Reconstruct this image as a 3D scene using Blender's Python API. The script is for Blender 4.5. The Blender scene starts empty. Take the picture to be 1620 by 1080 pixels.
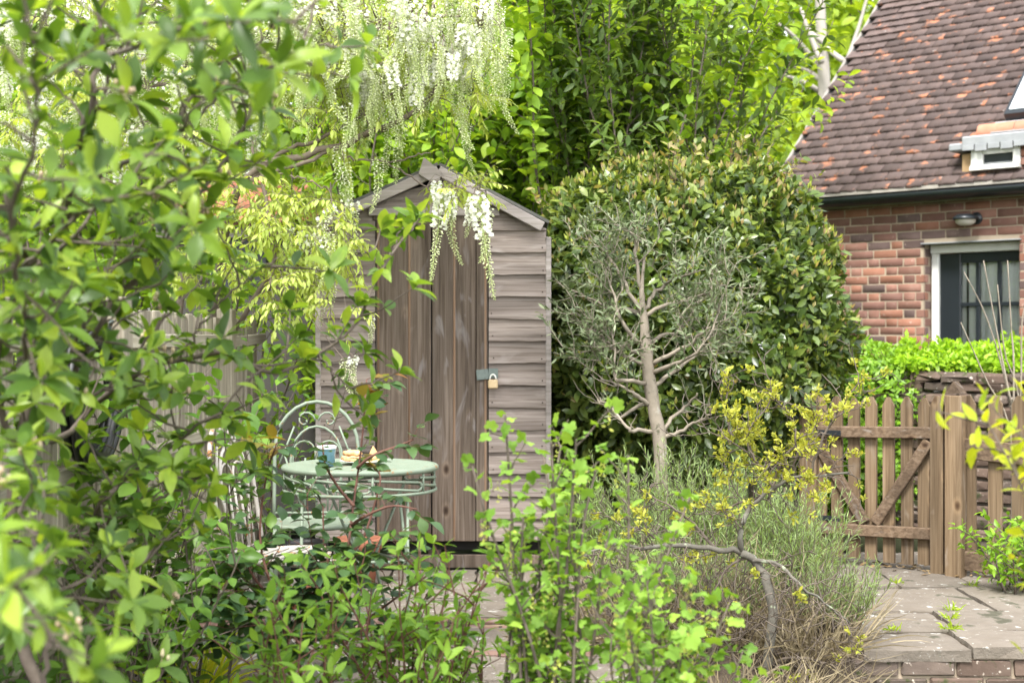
import bpy, math, numpy as np
from mathutils import Matrix, Vector
sc = bpy.context.scene
rad = math.radians
# ------------------------------------------------------------------ camera
F = 2250.0; CAMZ = 1.22                     # 50 mm lens: 2250 photo pixels focal length, level camera
cam = bpy.data.cameras.new('camera'); camo = bpy.data.objects.new('camera', cam)
sc.collection.objects.link(camo); sc.camera = camo
camo.location = (0, 0, CAMZ); camo.rotation_euler = (rad(90), 0, 0)
cam.lens = 50; cam.sensor_width = 36; cam.clip_start = 0.05; cam.clip_end = 800
cam.dof.use_dof = True; cam.dof.focus_distance = 6.0; cam.dof.aperture_fstop = 3.4
# ------------------------------------------------------------------ world, sun, exposure
SUN_EL, SUN_AZ = rad(56), rad(-150)          # soft bright overcast: light from behind the camera, high
w = bpy.data.worlds.new('World'); sc.world = w; w.use_nodes = True
nt = w.node_tree; nt.nodes.clear()
sky = nt.nodes.new('ShaderNodeTexSky'); sky.sky_type = 'NISHITA'; sky.sun_disc = False
sky.sun_elevation = SUN_EL; sky.sun_rotation = rad(150); sky.dust_density = 1.5; sky.air_density = 1.0; sky.ozone_density = 1.0
hs = nt.nodes.new('ShaderNodeHueSaturation'); hs.inputs['Saturation'].default_value = 0.18; hs.inputs['Value'].default_value = 1.0
bg = nt.nodes.new('ShaderNodeBackground'); bg.inputs['Strength'].default_value = 0.115
wo = nt.nodes.new('ShaderNodeOutputWorld')
nt.links.new(sky.outputs[0], hs.inputs['Color']); nt.links.new(hs.outputs[0], bg.inputs['Color']); nt.links.new(bg.outputs[0], wo.inputs['Surface'])
sl = bpy.data.lights.new('sun', 'SUN'); sl.energy = 1.5; sl.angle = rad(16); sl.color = (1.0, 0.97, 0.92)
so = bpy.data.objects.new('sun', sl); sc.collection.objects.link(so)
sd = Vector((math.sin(SUN_AZ) * math.cos(SUN_EL), math.cos(SUN_AZ) * math.cos(SUN_EL), math.sin(SUN_EL)))
so.rotation_euler = sd.to_track_quat('Z', 'Y').to_euler(); so.location = (0, -3, 12)
vs = sc.view_settings; vs.view_transform = 'Standard'; vs.look = 'None'; vs.exposure = 2.42; vs.gamma = 1.0; vs.use_curve_mapping = False
sc.render.engine = 'CYCLES'
# ------------------------------------------------------------------ helpers
C = sc.collection
def P(u, v, Y): return np.array([(u - 810) / F * Y, Y, CAMZ - (v - 540) / F * Y])
def nrm(a):
    a = np.asarray(a, float); l = np.linalg.norm(a, axis=-1, keepdims=True); return a / np.maximum(l, 1e-9)
UP = np.array([0, 0, 1.0])
class MB:
    def __init__(s): s.v = []; s.f = []; s.r = []; s.n = 0
    def add(s, v, faces, r=0.0):
        v = np.asarray(v, float).reshape(-1, 3)
        for f in faces:
            f = np.asarray(f, int)
            if f.size: s.f.append(f.reshape(-1, f.shape[-1]) + s.n)
        s.v.append(v); s.r.append(np.broadcast_to(np.asarray(r, float), (len(v),)).copy()); s.n += len(v)
        return s
    def mesh(s, name, off=(0, 0, 0), smooth=True):
        m = bpy.data.meshes.new(name)
        if not s.v: return m
        v = np.concatenate(s.v) - np.asarray(off, float)
        m.vertices.add(len(v)); m.vertices.foreach_set('co', v.astype(np.float32).ravel())
        tot = np.concatenate([np.full(len(f), f.shape[1]) for f in s.f]); idx = np.concatenate([f.ravel() for f in s.f])
        m.loops.add(len(idx)); m.loops.foreach_set('vertex_index', idx.astype(np.int32))
        m.polygons.add(len(tot)); m.polygons.foreach_set('loop_start', np.concatenate([[0], np.cumsum(tot)[:-1]]).astype(np.int32))
        m.polygons.foreach_set('use_smooth', np.full(len(tot), smooth))
        a = m.attributes.new('rnd', 'FLOAT', 'POINT'); a.data.foreach_set('value', np.concatenate(s.r).astype(np.float32))
        m.update(calc_edges=True)
        return m
def tag(o, label=None, cat=None, group=None, kind=None):
    if label: o['label'] = label
    if cat: o['category'] = cat
    if group: o['group'] = group
    if kind: o['kind'] = kind
    return o
def thing(name, label, cat, loc, group=None):
    o = bpy.data.objects.new(name, None); C.objects.link(o); o.location = tuple(float(x) for x in loc); o.empty_display_size = .1
    return tag(o, label, cat, group)
def rloc(root):
    l = Vector((0, 0, 0)); o = root
    while o: l += o.location; o = o.parent
    return np.array(l)
def part(name, mb, mat, parent=None, smooth=False, kind=None, label=None):
    """mb holds world coordinates; the object sits at its parent's origin"""
    off = rloc(parent) if parent else np.zeros(3)
    me = mb.mesh(name, off, smooth); o = bpy.data.objects.new(name, me); C.objects.link(o)
    if mat: me.materials.append(mat)
    if parent: o.parent = parent
    return tag(o, label, None, None, kind)
def solo(name, mb, mat, label, cat, loc, group=None, smooth=False):
    me = mb.mesh(name, np.asarray(loc, float), smooth); o = bpy.data.objects.new(name, me); C.objects.link(o); me.materials.append(mat)
    o.location = tuple(float(x) for x in loc); return tag(o, label, cat, group)
def struct(name, mb, mat, smooth=False, parent=None):
    o = part(name, mb, mat, parent, smooth)
    if not parent: o['kind'] = 'structure'
    return o
def inst(name, me, parent, M):
    """M: 4x4 world matrix (numpy 3x3 + location)"""
    o = bpy.data.objects.new(name, me); C.objects.link(o); o.parent = parent
    R, p = M; p = np.asarray(p) - rloc(parent)
    o.matrix_local = Matrix([[R[0][0], R[0][1], R[0][2], p[0]], [R[1][0], R[1][1], R[1][2], p[1]], [R[2][0], R[2][1], R[2][2], p[2]], [0, 0, 0, 1]])
    return o
def cbox(sx, sy, sz, c=0.0):
    """chamfered box centred on the origin"""
    h = np.array([sx, sy, sz]) / 2; V = []; ix = {}
    if c <= 0:
        v = np.array([[x, y, z] for x in (-1, 1) for y in (-1, 1) for z in (-1, 1)]) * h
        return v, [np.array([[0, 1, 3, 2], [4, 6, 7, 5], [0, 4, 5, 1], [2, 3, 7, 6], [0, 2, 6, 4], [1, 5, 7, 3]])]
    c = min(c, .45 * min(sx, sy, sz))
    for sgn in [(x, y, z) for x in (-1, 1) for y in (-1, 1) for z in (-1, 1)]:
        for a in range(3):
            p = np.array(sgn) * (h - c); p[a] = sgn[a] * h[a]; ix[(sgn, a)] = len(V); V.append(p)
    Q = []; T = []
    for a in range(3):
        b, d = (a + 1) % 3, (a + 2) % 3
        for s in (-1, 1):
            q = []
            for sb, sd_ in ((-1, -1), (1, -1), (1, 1), (-1, 1)):
                g = [0, 0, 0]; g[a] = s; g[b] = sb; g[d] = sd_; q.append(ix[(tuple(g), a)])
            Q.append(q if s > 0 else q[::-1])
        for sb in (-1, 1):
            for sd_ in (-1, 1):
                g0 = [0, 0, 0]; g0[a] = -1; g0[b] = sb; g0[d] = sd_; g1 = list(g0); g1[a] = 1
                q = [ix[(tuple(g0), b)], ix[(tuple(g1), b)], ix[(tuple(g1), d)], ix[(tuple(g0), d)]]
                Q.append(q if sb * sd_ < 0 else q[::-1])
    for sgn in [(x, y, z) for x in (-1, 1) for y in (-1, 1) for z in (-1, 1)]:
        t = [ix[(sgn, 0)], ix[(sgn, 1)], ix[(sgn, 2)]]; T.append(t if sgn[0] * sgn[1] * sgn[2] > 0 else t[::-1])
    return np.array(V), [np.array(Q), np.array(T)]
def frame(x, y=None, z=None):
    """3x3 matrix with the given x axis (and z hint)"""
    x = nrm(x); z = nrm(z if z is not None else UP); y = nrm(np.cross(z, x)); z = np.cross(x, y)
    return np.stack([x, y, z], 1)
def box(mb, c, size, R=None, ch=0.0, r=0.0):
    v, f = cbox(*size, ch)
    if R is not None: v = v @ np.asarray(R).T
    mb.add(v + np.asarray(c), f, r); return mb
def beam(mb, a, b, wd, th, up=UP, ch=.003, r=0.0):
    """board from a to b: wd along 'up', th across"""
    a = np.asarray(a, float); b = np.asarray(b, float); R = frame(b - a, None, up)
    return box(mb, (a + b) / 2, (np.linalg.norm(b - a), th, wd), R, ch, r)
def tube(mb, pts, rads, n=6, r=0.0, cap=True):
    pts = np.asarray(pts, float); m = len(pts); rads = np.broadcast_to(np.asarray(rads, float), (m,))
    t = np.gradient(pts, axis=0); t = nrm(t)
    ref = np.array([0.31, 0.17, 0.93]); 
    if abs(t[:, 2]).mean() > .8: ref = np.array([1, .1, 0.05])
    a = nrm(np.cross(t, ref)); b = np.cross(t, a)
    th = np.arange(n) / n * 2 * np.pi
    ring = pts[:, None] + rads[:, None, None] * (np.cos(th)[None, :, None] * a[:, None] + np.sin(th)[None, :, None] * b[:, None])
    v = ring.reshape(-1, 3); i = np.arange(m - 1)[:, None] * n; j = np.arange(n)[None]; j2 = (j + 1) % n
    q = np.stack([i + j, i + j2, i + n + j2, i + n + j], -1).reshape(-1, 4); F_ = [q]
    if cap:
        v = np.vstack([v, pts[:1], pts[-1:]]); k = m * n; jj = np.arange(n); j3 = (jj + 1) % n
        F_.append(np.vstack([np.stack([j3, jj, np.full(n, k)], -1), np.stack([(m - 1) * n + jj, (m - 1) * n + j3, np.full(n, k + 1)], -1)]))
    mb.add(v, F_, r); return mb
def lathe(mb, prof, c, n=24, r=0.0):
    prof = np.asarray(prof, float); th = np.arange(n) / n * 2 * np.pi
    v = np.stack([prof[:, :1] * np.cos(th), prof[:, :1] * np.sin(th), np.repeat(prof[:, 1:], n, 1)], -1).reshape(-1, 3) + np.asarray(c)
    m = len(prof); i = np.arange(m - 1)[:, None] * n; j = np.arange(n)[None]; j2 = (j + 1) % n
    mb.add(v, [np.stack([i + j, i + j2, i + n + j2, i + n + j], -1).reshape(-1, 4)], r); return mb
def smooth_path(pts, n=24):
    """Catmull-Rom through pts"""
    p = np.asarray(pts, float); p = np.vstack([2 * p[0] - p[1], p, 2 * p[-1] - p[-2]]); k = len(p) - 3
    t = np.linspace(0, k - 1e-6, n); i = t.astype(int); f = (t - i)[:, None]
    a, b, c, d = p[i], p[i + 1], p[i + 2], p[i + 3]
    return .5 * (2 * b + (c - a) * f + (2 * a - 5 * b + 4 * c - d) * f ** 2 + (3 * b - a - 3 * c + d) * f ** 3)
# ------------------------------------------------------------------ materials
MATS = {}
def newmat(name):
    m = bpy.data.materials.new(name); m.use_nodes = True; t = m.node_tree; t.nodes.clear(); MATS[name] = m
    o = t.nodes.new('ShaderNodeOutputMaterial'); return m, t, o
def N(t, kind, **kw):
    n = t.nodes.new(kind)
    for k, v in kw.items():
        if k in n.inputs.keys(): n.inputs[k].default_value = v
        else: setattr(n, k, v)
    return n
def ramp(t, cols, pos=None, interp='LINEAR'):
    n = t.nodes.new('ShaderNodeValToRGB'); cr = n.color_ramp; cr.interpolation = interp; k = len(cols)
    pos = pos or [i / max(1, k - 1) for i in range(k)]
    while len(cr.elements) < k: cr.elements.new(.5)
    for e, c, p in zip(cr.elements, cols, pos): e.position = p; e.color = (*c, 1)
    return n
def coords(t, scale=(1, 1, 1), space='Object', rot=(0, 0, 0), objshift=True):
    tc = t.nodes.new('ShaderNodeTexCoord'); mp = t.nodes.new('ShaderNodeMapping'); mp.inputs['Scale'].default_value = scale; mp.inputs['Rotation'].default_value = rot
    t.links.new(tc.outputs[space], mp.inputs['Vector'])
    if objshift:
        oi = t.nodes.new('ShaderNodeObjectInfo'); mu = N(t, 'ShaderNodeMath', operation='MULTIPLY'); mu.inputs[1].default_value = 37.0
        t.links.new(oi.outputs['Random'], mu.inputs[0]); t.links.new(mu.outputs[0], mp.inputs['Location'])
    return mp
def leafmat(name, cols, trans=.4, rough=.42, spec=.35, tint=(1.2, 1.12, .45)):
    cols = [tuple(c * .97 + .03 * (.3 * q[0] + .6 * q[1] + .1 * q[2]) for c in (q[0] * .95 + q[1] * .16, q[1] * 1.12, q[2])) for q in cols]
    m, t, o = newmat(name); L = t.links.new
    at = N(t, 'ShaderNodeAttribute', attribute_name='rnd'); oi = t.nodes.new('ShaderNodeObjectInfo')
    ad = N(t, 'ShaderNodeMath', operation='ADD'); fr = N(t, 'ShaderNodeMath', operation='FRACT')
    L(at.outputs['Fac'], ad.inputs[0]); L(oi.outputs['Random'], ad.inputs[1]); L(ad.outputs[0], fr.inputs[0])
    rp = ramp(t, cols); L(fr.outputs[0], rp.inputs[0])
    nz = N(t, 'ShaderNodeTexNoise', Scale=45.0, Detail=2.0); cm = coords(t); L(cm.outputs[0], nz.inputs['Vector'])
    mr = N(t, 'ShaderNodeMapRange'); mr.inputs['To Min'].default_value = .72; mr.inputs['To Max'].default_value = 1.25; L(nz.outputs['Fac'], mr.inputs['Value'])
    mx = N(t, 'ShaderNodeMixRGB', blend_type='MULTIPLY'); mx.inputs[0].default_value = 1; L(rp.outputs[0], mx.inputs[1]); L(mr.outputs[0], mx.inputs[2])
    pb = N(t, 'ShaderNodeBsdfPrincipled', Roughness=rough); pb.inputs['Specular IOR Level'].default_value = spec; L(mx.outputs[0], pb.inputs['Base Color'])
    tr = t.nodes.new('ShaderNodeBsdfTranslucent'); tm = N(t, 'ShaderNodeMixRGB', blend_type='MULTIPLY'); tm.inputs[0].default_value = 1; tm.inputs[2].default_value = (*[min(1.6, c * 1.3) for c in tint], 1)
    L(mx.outputs[0], tm.inputs[1]); L(tm.outputs[0], tr.inputs['Color'])
    ms = t.nodes.new('ShaderNodeMixShader'); ms.inputs[0].default_value = trans; L(pb.outputs[0], ms.inputs[1]); L(tr.outputs[0], ms.inputs[2]); L(ms.outputs[0], o.inputs['Surface'])
    return m
def noisemat(name, cols, scale=(8, 8, 8), detail=6, rough=.85, bump=.25, bscale=None, spec=.3, dist=.004, objvar=.0, pos=None, spots=None, distort=0.0, metal=0.0, shift=True):
    """procedural surface: colour ramp over noise, per-object tone, fine bump, optional spots (colour, scale, threshold)"""
    m, t, o = newmat(name); L = t.links.new
    cm = coords(t, scale, objshift=shift); nz = N(t, 'ShaderNodeTexNoise', Scale=1.0, Detail=float(detail), Roughness=.62); nz.inputs['Distortion'].default_value = distort
    L(cm.outputs[0], nz.inputs['Vector']); rp = ramp(t, cols, pos); L(nz.outputs['Fac'], rp.inputs[0]); col = rp.outputs[0]
    if spots:
        for (sc_, ss, th) in spots:
            c2 = coords(t, (ss, ss, ss), objshift=shift); n2 = N(t, 'ShaderNodeTexNoise', Scale=1.0, Detail=4.0, Roughness=.6); L(c2.outputs[0], n2.inputs['Vector'])
            mr = N(t, 'ShaderNodeMapRange'); mr.inputs['From Min'].default_value = th; mr.inputs['From Max'].default_value = th + .06; L(n2.outputs['Fac'], mr.inputs['Value'])
            mx = N(t, 'ShaderNodeMixRGB'); mx.inputs[2].default_value = (*sc_, 1); L(mr.outputs[0], mx.inputs[0]); L(col, mx.inputs[1]); col = mx.outputs[0]
    if objvar:
        oi = t.nodes.new('ShaderNodeObjectInfo'); at = N(t, 'ShaderNodeAttribute', attribute_name='rnd'); ad = N(t, 'ShaderNodeMath', operation='ADD'); fr = N(t, 'ShaderNodeMath', operation='FRACT')
        L(oi.outputs['Random'], ad.inputs[0]); L(at.outputs['Fac'], ad.inputs[1]); L(ad.outputs[0], fr.inputs[0])
        mr = N(t, 'ShaderNodeMapRange'); mr.inputs['To Min'].default_value = 1 - objvar; mr.inputs['To Max'].default_value = 1 + objvar; L(fr.outputs[0], mr.inputs['Value'])
        mx = N(t, 'ShaderNodeMixRGB', blend_type='MULTIPLY'); mx.inputs[0].default_value = 1; L(col, mx.inputs[1]); L(mr.outputs[0], mx.inputs[2]); col = mx.outputs[0]
    pb = N(t, 'ShaderNodeBsdfPrincipled', Roughness=rough, Metallic=metal); pb.inputs['Specular IOR Level'].default_value = spec; L(col, pb.inputs['Base Color'])
    if bump:
        c3 = coords(t, bscale or tuple(s * 3 for s in scale), objshift=shift); n3 = N(t, 'ShaderNodeTexNoise', Scale=1.0, Detail=6.0, Roughness=.65); L(c3.outputs[0], n3.inputs['Vector'])
        bp = N(t, 'ShaderNodeBump', Strength=bump, Distance=dist); L(n3.outputs['Fac'], bp.inputs['Height']); L(bp.outputs[0], pb.inputs['Normal'])
    L(pb.outputs[0], o.inputs['Surface']); return m
def woodmat(name, cols, axis, edge=None, knots=True, objvar=.12, pale=None):
    """weathered timber: streaks along 'axis', knots with pale halos, per-board tone"""
    m, t, o = newmat(name); L = t.links.new
    s = [62.0] * 3; s[axis] = 1.9; cm = coords(t, tuple(s)); nz = N(t, 'ShaderNodeTexNoise', Scale=1.0, Detail=7.0, Roughness=.6, Distortion=.6); L(cm.outputs[0], nz.inputs['Vector'])
    rp = ramp(t, cols, [.25, .42, .55, .75][:len(cols)] if len(cols) == 4 else None); L(nz.outputs['Fac'], rp.inputs[0]); col = rp.outputs[0]
    s2 = [7.0] * 3; s2[axis] = .9; c2 = coords(t, tuple(s2)); n2 = N(t, 'ShaderNodeTexNoise', Scale=1.0, Detail=3.0); L(c2.outputs[0], n2.inputs['Vector'])
    mr = N(t, 'ShaderNodeMapRange'); mr.inputs['From Min'].default_value = .3; mr.inputs['From Max'].default_value = .7; mr.inputs['To Min'].default_value = .68; mr.inputs['To Max'].default_value = 1.3; L(n2.outputs['Fac'], mr.inputs['Value'])
    mx = N(t, 'ShaderNodeMixRGB', blend_type='MULTIPLY'); mx.inputs[0].default_value = 1; L(col, mx.inputs[1]); L(mr.outputs[0], mx.inputs[2]); col = mx.outputs[0]
    if pale:
        s4 = [11.0] * 3; s4[axis] = 2.6; c4 = coords(t, tuple(s4)); n4 = N(t, 'ShaderNodeTexNoise', Scale=1.0, Detail=3.0, Distortion=1.5); L(c4.outputs[0], n4.inputs['Vector'])
        m4 = N(t, 'ShaderNodeMapRange'); m4.inputs['From Min'].default_value = .6; m4.inputs['From Max'].default_value = .74; m4.inputs['To Max'].default_value = .5; L(n4.outputs['Fac'], m4.inputs['Value'])
        x4 = N(t, 'ShaderNodeMixRGB'); x4.inputs[2].default_value = (*pale, 1); L(m4.outputs[0], x4.inputs[0]); L(col, x4.inputs[1]); col = x4.outputs[0]
    if knots:
        s3 = [8.0] * 3; s3[axis] = 4.6; c3 = coords(t, tuple(s3)); vo = N(t, 'ShaderNodeTexVoronoi', Scale=1.0); L(c3.outputs[0], vo.inputs['Vector'])
        r3 = ramp(t, [(.22, .17, .14), (.5, .42, .36), (1.3, 1.28, 1.25), (1, 1, 1)], [.04, .085, .16, .26]); L(vo.outputs['Distance'], r3.inputs[0])
        x3 = N(t, 'ShaderNodeMixRGB', blend_type='MULTIPLY'); x3.inputs[0].default_value = 1; L(col, x3.inputs[1]); L(r3.outputs[0], x3.inputs[2]); col = x3.outputs[0]
    oi = t.nodes.new('ShaderNodeObjectInfo'); m2 = N(t, 'ShaderNodeMapRange'); m2.inputs['To Min'].default_value = 1 - objvar; m2.inputs['To Max'].default_value = 1 + objvar; L(oi.outputs['Random'], m2.inputs['Value'])
    xx = N(t, 'ShaderNodeMixRGB', blend_type='MULTIPLY'); xx.inputs[0].default_value = 1; L(col, xx.inputs[1]); L(m2.outputs[0], xx.inputs[2])
    pb = N(t, 'ShaderNodeBsdfPrincipled', Roughness=.8); pb.inputs['Specular IOR Level'].default_value = .25; L(xx.outputs[0], pb.inputs['Base Color'])
    bp = N(t, 'ShaderNodeBump', Strength=.35, Distance=.003); L(nz.outputs['Fac'], bp.inputs['Height']); L(bp.outputs[0], pb.inputs['Normal']); L(pb.outputs[0], o.inputs['Surface'])
    return m
def plain(name, col, rough=.5, metal=0, spec=.5):
    return noisemat(name, [tuple(c * .85 for c in col), tuple(min(1, c * 1.12) for c in col)], (14, 14, 14), 4, rough, .12, spec=spec, metal=metal, dist=.002)
# ------------------------------------------------------------------ leaves
def leaf_t(wd=.5, rows=3, fold=.12, curl=.18, peak=.45, stalk=0.0):
    """unit-length leaf along +Y, normal +Z"""
    ts = np.linspace(0, 1, rows + 2)[1:-1]; V = [[0, 0, 0]]
    for t in ts:
        x = t ** (math.log(.5) / math.log(peak)); h = wd / 2 * math.sin(math.pi * x) ** .8; z = -curl * t * t
        V += [[-h, t, z + fold * h * 2], [0, t, z], [h, t, z + fold * h * 2]]
    V.append([0, 1, -curl]); V = np.array(V); e = len(V) - 1
    if stalk: V[:, 1] = V[:, 1] * (1 - stalk) + stalk; V[0, 1] = 0
    T = [[0, 2, 1], [0, 3, 2], [e - 3, e - 2, e], [e - 2, e - 1, e]]; Q = []
    for k in range(rows - 1):
        a = 1 + 3 * k; Q += [[a, a + 1, a + 4, a + 3], [a + 1, a + 2, a + 5, a + 4]]
    return V, ([np.array(Q)] if Q else []) + [np.array(T)]
def lobed_t(lobes=5, stalk=.25):
    """rounded lobed leaf (currant), unit size, stalk base at origin"""
    V = [[0, stalk, 0]]; n = lobes * 4
    for k in range(n + 1):
        a = -2.5 + 5.0 * k / n; rr = .46 * (1 - .24 * (math.cos(lobes * (a) * 1.256 + math.pi) * .5 + .5)) * (1 - .12 * abs(a) / 2.5) * (1 + .09 * (k % 2))
        V.append([math.sin(a) * rr, stalk + .12 + math.cos(a) * rr, -.25 * rr * rr - .05 * math.cos(3 * a)])
    V.append([0, 0, .0]); V.append([.015, 0, 0]); e = len(V)
    return np.array(V), [np.array([[0, k + 2, k + 1] for k in range(n)] + [[0, e - 2, e - 1]])]
def place(T, p, d, nn, s):
    d = nrm(d); nn = nrm(nn - (nn * d).sum(-1, keepdims=True) * d); x = np.cross(d, nn)
    R = np.stack([x, d, nn], -1)                                   # (N,3,3)
    V, Fs = T; v = np.einsum('nij,kj->nki', R, V) * np.asarray(s)[:, None, None] + p[:, None]
    return v, Fs, R
def rand_unit(rng, n): return nrm(rng.normal(size=(n, 3)))
def emit(root, parent, T, mat, p, d, nn, s, rng, nobj=0, name='leaf', crown='crown', kind='stuff', minpx=10):
    """leaves: the nobj that show largest become objects of their own, the rest one mesh"""
    p = np.asarray(p, float); d = np.asarray(d, float); nn = np.asarray(nn, float); s = np.asarray(s, float); n = len(p)
    v, Fs, R = place(T, p, d, nn, s); pick = np.zeros(n, bool)
    if nobj:
        u = 810 + p[:, 0] / p[:, 1] * F; vv = 540 - (p[:, 2] - CAMZ) / p[:, 1] * F; px = s * F / np.maximum(p[:, 1], .3)
        sc_ = np.where((u > -30) & (u < 1650) & (vv > -30) & (vv < 1110) & (px > minpx), px / (1 + .0), 0) * (1 + .02 * rng.random(n))
        o = np.argsort(-sc_)[:nobj]; pick[o[sc_[o] > 0]] = True
    mb = MB(); k = len(T[0]); rest = np.where(~pick)[0]; co = None
    if len(rest):
        vr = v[rest].reshape(-1, 3); FF = [(f[None] + (np.arange(len(rest)) * k)[:, None, None]).reshape(-1, f.shape[1]) for f in Fs]
        mb.add(vr, FF, np.repeat(rng.random(len(rest)), k)); co = part(crown, mb, mat, parent, True, kind)
    if nobj:
        ms = []
        for j in range(3):
            b = MB(); V = T[0].copy(); V[:, 2] *= (1 + .5 * (j - 1)); V[:, 0] *= 1 - .06 * j; b.add(V, Fs, 0.0); me = b.mesh(name); me.materials.append(mat); ms.append(me)
        for i in np.where(pick)[0]: inst(name, ms[i % 3], co or parent, (R[i] * s[i], p[i]))
    return co
def walk(rng, p, d, L, n=8, wob=.15, up=0.0):
    """a wandering stem"""
    pts = [np.asarray(p, float)]; d = nrm(d); st = L / n
    for _ in range(n):
        d = nrm(d + rng.normal(size=3) * wob + UP * up); pts.append(pts[-1] + d * st)
    return np.array(pts)
def sample(poly, sp, start=.0, end=1.0):
    seg = np.linalg.norm(np.diff(poly, axis=0), axis=1); cum = np.concatenate([[0], np.cumsum(seg)]); L = cum[-1]
    s = np.arange(L * start + sp * .5, L * end, sp)
    q = np.stack([np.interp(s, cum, poly[:, k]) for k in range(3)], -1); e = min(.02, L * .02)
    t = nrm(np.stack([np.interp(s + e, cum, poly[:, k]) for k in range(3)], -1) - np.stack([np.interp(s - e, cum, poly[:, k]) for k in range(3)], -1))
    return q, t
def sides(rng, polys, sp, L, ang=50, start=.2, n=5, wob=.15, up=.05, prob=1.0):
    out = []
    for po in polys:
        q, t = sample(po, sp, start)
        for a, b in zip(q, t):
            if rng.random() > prob: continue
            r = nrm(np.cross(b, rng.normal(size=3))); an = rad(ang + rng.normal() * 12)
            out.append(walk(rng, a, b * math.cos(an) + r * math.sin(an), L * (.6 + .8 * rng.random()), n, wob, up))
    return out
def stem_leaves(rng, polys, sp, ang=55, opp=False, start=.1, per=1, droop=.15, upn=.6, jit=.25):
    Pp, D, Nn = [], [], []; g = 0.0
    for po in polys:
        q, t = sample(po, sp, start)
        for i, (a, b) in enumerate(zip(q, t)):
            ref = nrm(np.cross(b, [.3, .9, .2])); r2 = np.cross(b, ref)
            for k in range(2 if opp else per):
                az = (i % 2) * math.pi / 2 + k * math.pi if opp else g
                g += 2.4
                az += rng.normal() * .3; rr = ref * math.cos(az) + r2 * math.sin(az); an = rad(ang) + rng.normal() * .2
                d = nrm(b * math.cos(an) + rr * math.sin(an) - UP * droop + rng.normal(size=3) * jit * .6)
                Pp.append(a); D.append(d); Nn.append(nrm(b * .6 + UP * upn + rng.normal(size=3) * jit))
        if len(q): Pp.append(po[-1]); D.append(nrm(po[-1] - po[-2] + rng.normal(size=3) * .2)); Nn.append(rand_unit(rng, 1)[0] + UP)
    return np.array(Pp), np.array(D), np.array(Nn)
def stems_part(root, polys, r0, r1, mat, name='stem', n=5):
    for po in polys: part(name, tube(MB(), po, np.linspace(r0, r1, len(po)), n), mat, root, True)
def twigs_part(root, polys, r0, r1, mat, name='twigs', n=4, kind='stuff'):
    mb = MB()
    for po in polys: tube(mb, po, np.linspace(r0, r1, len(po)), n, cap=False)
    return part(name, mb, mat, root, True, kind)
# ------------------------------------------------------------------ shared materials
M_side = woodmat('weathered_siding', [(.088, .068, .056), (.185, .150, .128), (.25, .208, .182), (.33, .285, .256)], 0, pale=(.37, .33, .305), objvar=.16, knots=False)
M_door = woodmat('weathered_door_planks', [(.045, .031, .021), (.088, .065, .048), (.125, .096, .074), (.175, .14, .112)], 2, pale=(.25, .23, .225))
M_stain = woodmat('tannin_stained_strip', [(.12, .07, .04), (.17, .105, .065), (.20, .13, .085), (.22, .155, .11)], 2, knots=False)
M_barge = woodmat('silver_grey_timber', [(.20, .17, .15), (.27, .24, .215), (.33, .29, .27), (.40, .36, .34)], 0, knots=False)
M_gate_v = woodmat('gate_timber_upright', [(.055, .036, .020), (.112, .075, .043), (.155, .108, .064), (.205, .15, .098)], 2, pale=(.24, .20, .16), objvar=.24)
M_gate_h = woodmat('gate_timber_rail', [(.042, .028, .018), (.08, .053, .033), (.115, .079, .051), (.165, .122, .085)], 0, pale=(.28, .26, .24), objvar=.24)
M_fence_v = woodmat('old_fence_slats', [(.15, .13, .09), (.23, .20, .15), (.29, .26, .20), (.36, .33, .27)], 2, knots=False, objvar=.18)
M_fence_h = woodmat('old_fence_rail', [(.22, .20, .14), (.31, .28, .21), (.38, .35, .27), (.44, .41, .33)], 1, knots=False, objvar=.12)
M_nail = plain('rusty_nail', (.05, .032, .022), .8)
M_dark = plain('dark_void', (.012, .011, .01), .9)
M_black = plain('black_gloss_paint', (.016, .02, .024), .32)
M_white = noisemat('old_white_paint', [(.55, .55, .50), (.72, .72, .68), (.8, .8, .77)], (9, 9, 9), 5, .5, .15)
M_lead = noisemat('lead_flashing', [(.20, .21, .22), (.30, .31, .32), (.42, .43, .44)], (9, 9, 9), 5, .5, .2, metal=.15)
M_mortar = noisemat('lime_mortar', [(.28, .22, .16), (.36, .29, .215), (.42, .35, .27)], (16, 16, 16), 6, .95, .5, shift=False)
def brickmat(name, cols, spots, var=.2):
    m = noisemat(name, cols, (11, 11, 11), 6, .88, .45, (60, 60, 60), objvar=var, spots=spots); return m
B_RED = [brickmat('red_brick_' + n, c, [((.42, .33, .28), 22, .66), ((.10, .06, .05), 30, .68)]) for n, c in (
    ('orange', [(.19, .088, .058), (.25, .115, .076), (.30, .165, .12)]), ('plum', [(.14, .07, .054), (.185, .096, .075), (.235, .14, .112)]),
    ('dark', [(.085, .058, .052), (.12, .08, .072), (.165, .12, .108)]), ('rose', [(.20, .10, .074), (.25, .128, .096), (.31, .20, .158)]))]
B_OLD = [brickmat('mossy_old_brick_' + n, c, [((.42, .36, .30), 26, .62), ((.045, .05, .02), 14, .58), ((.5, .48, .43), 60, .68)], .3) for n, c in (
    ('brown', [(.065, .045, .034), (.105, .072, .055), (.16, .12, .095)]), ('black', [(.05, .04, .032), (.09, .068, .055), (.16, .125, .10)]))]
M_tile = noisemat('roof_tile_clay', [(.042, .034, .034), (.076, .056, .052), (.106, .074, .066), (.155, .112, .10)], (6, 6, 6), 6, .85, .4, (40, 40, 40), objvar=.22, spots=[((.36, .15, .085), 5.5, .61), ((.36, .33, .31), 11, .70)])
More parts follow.
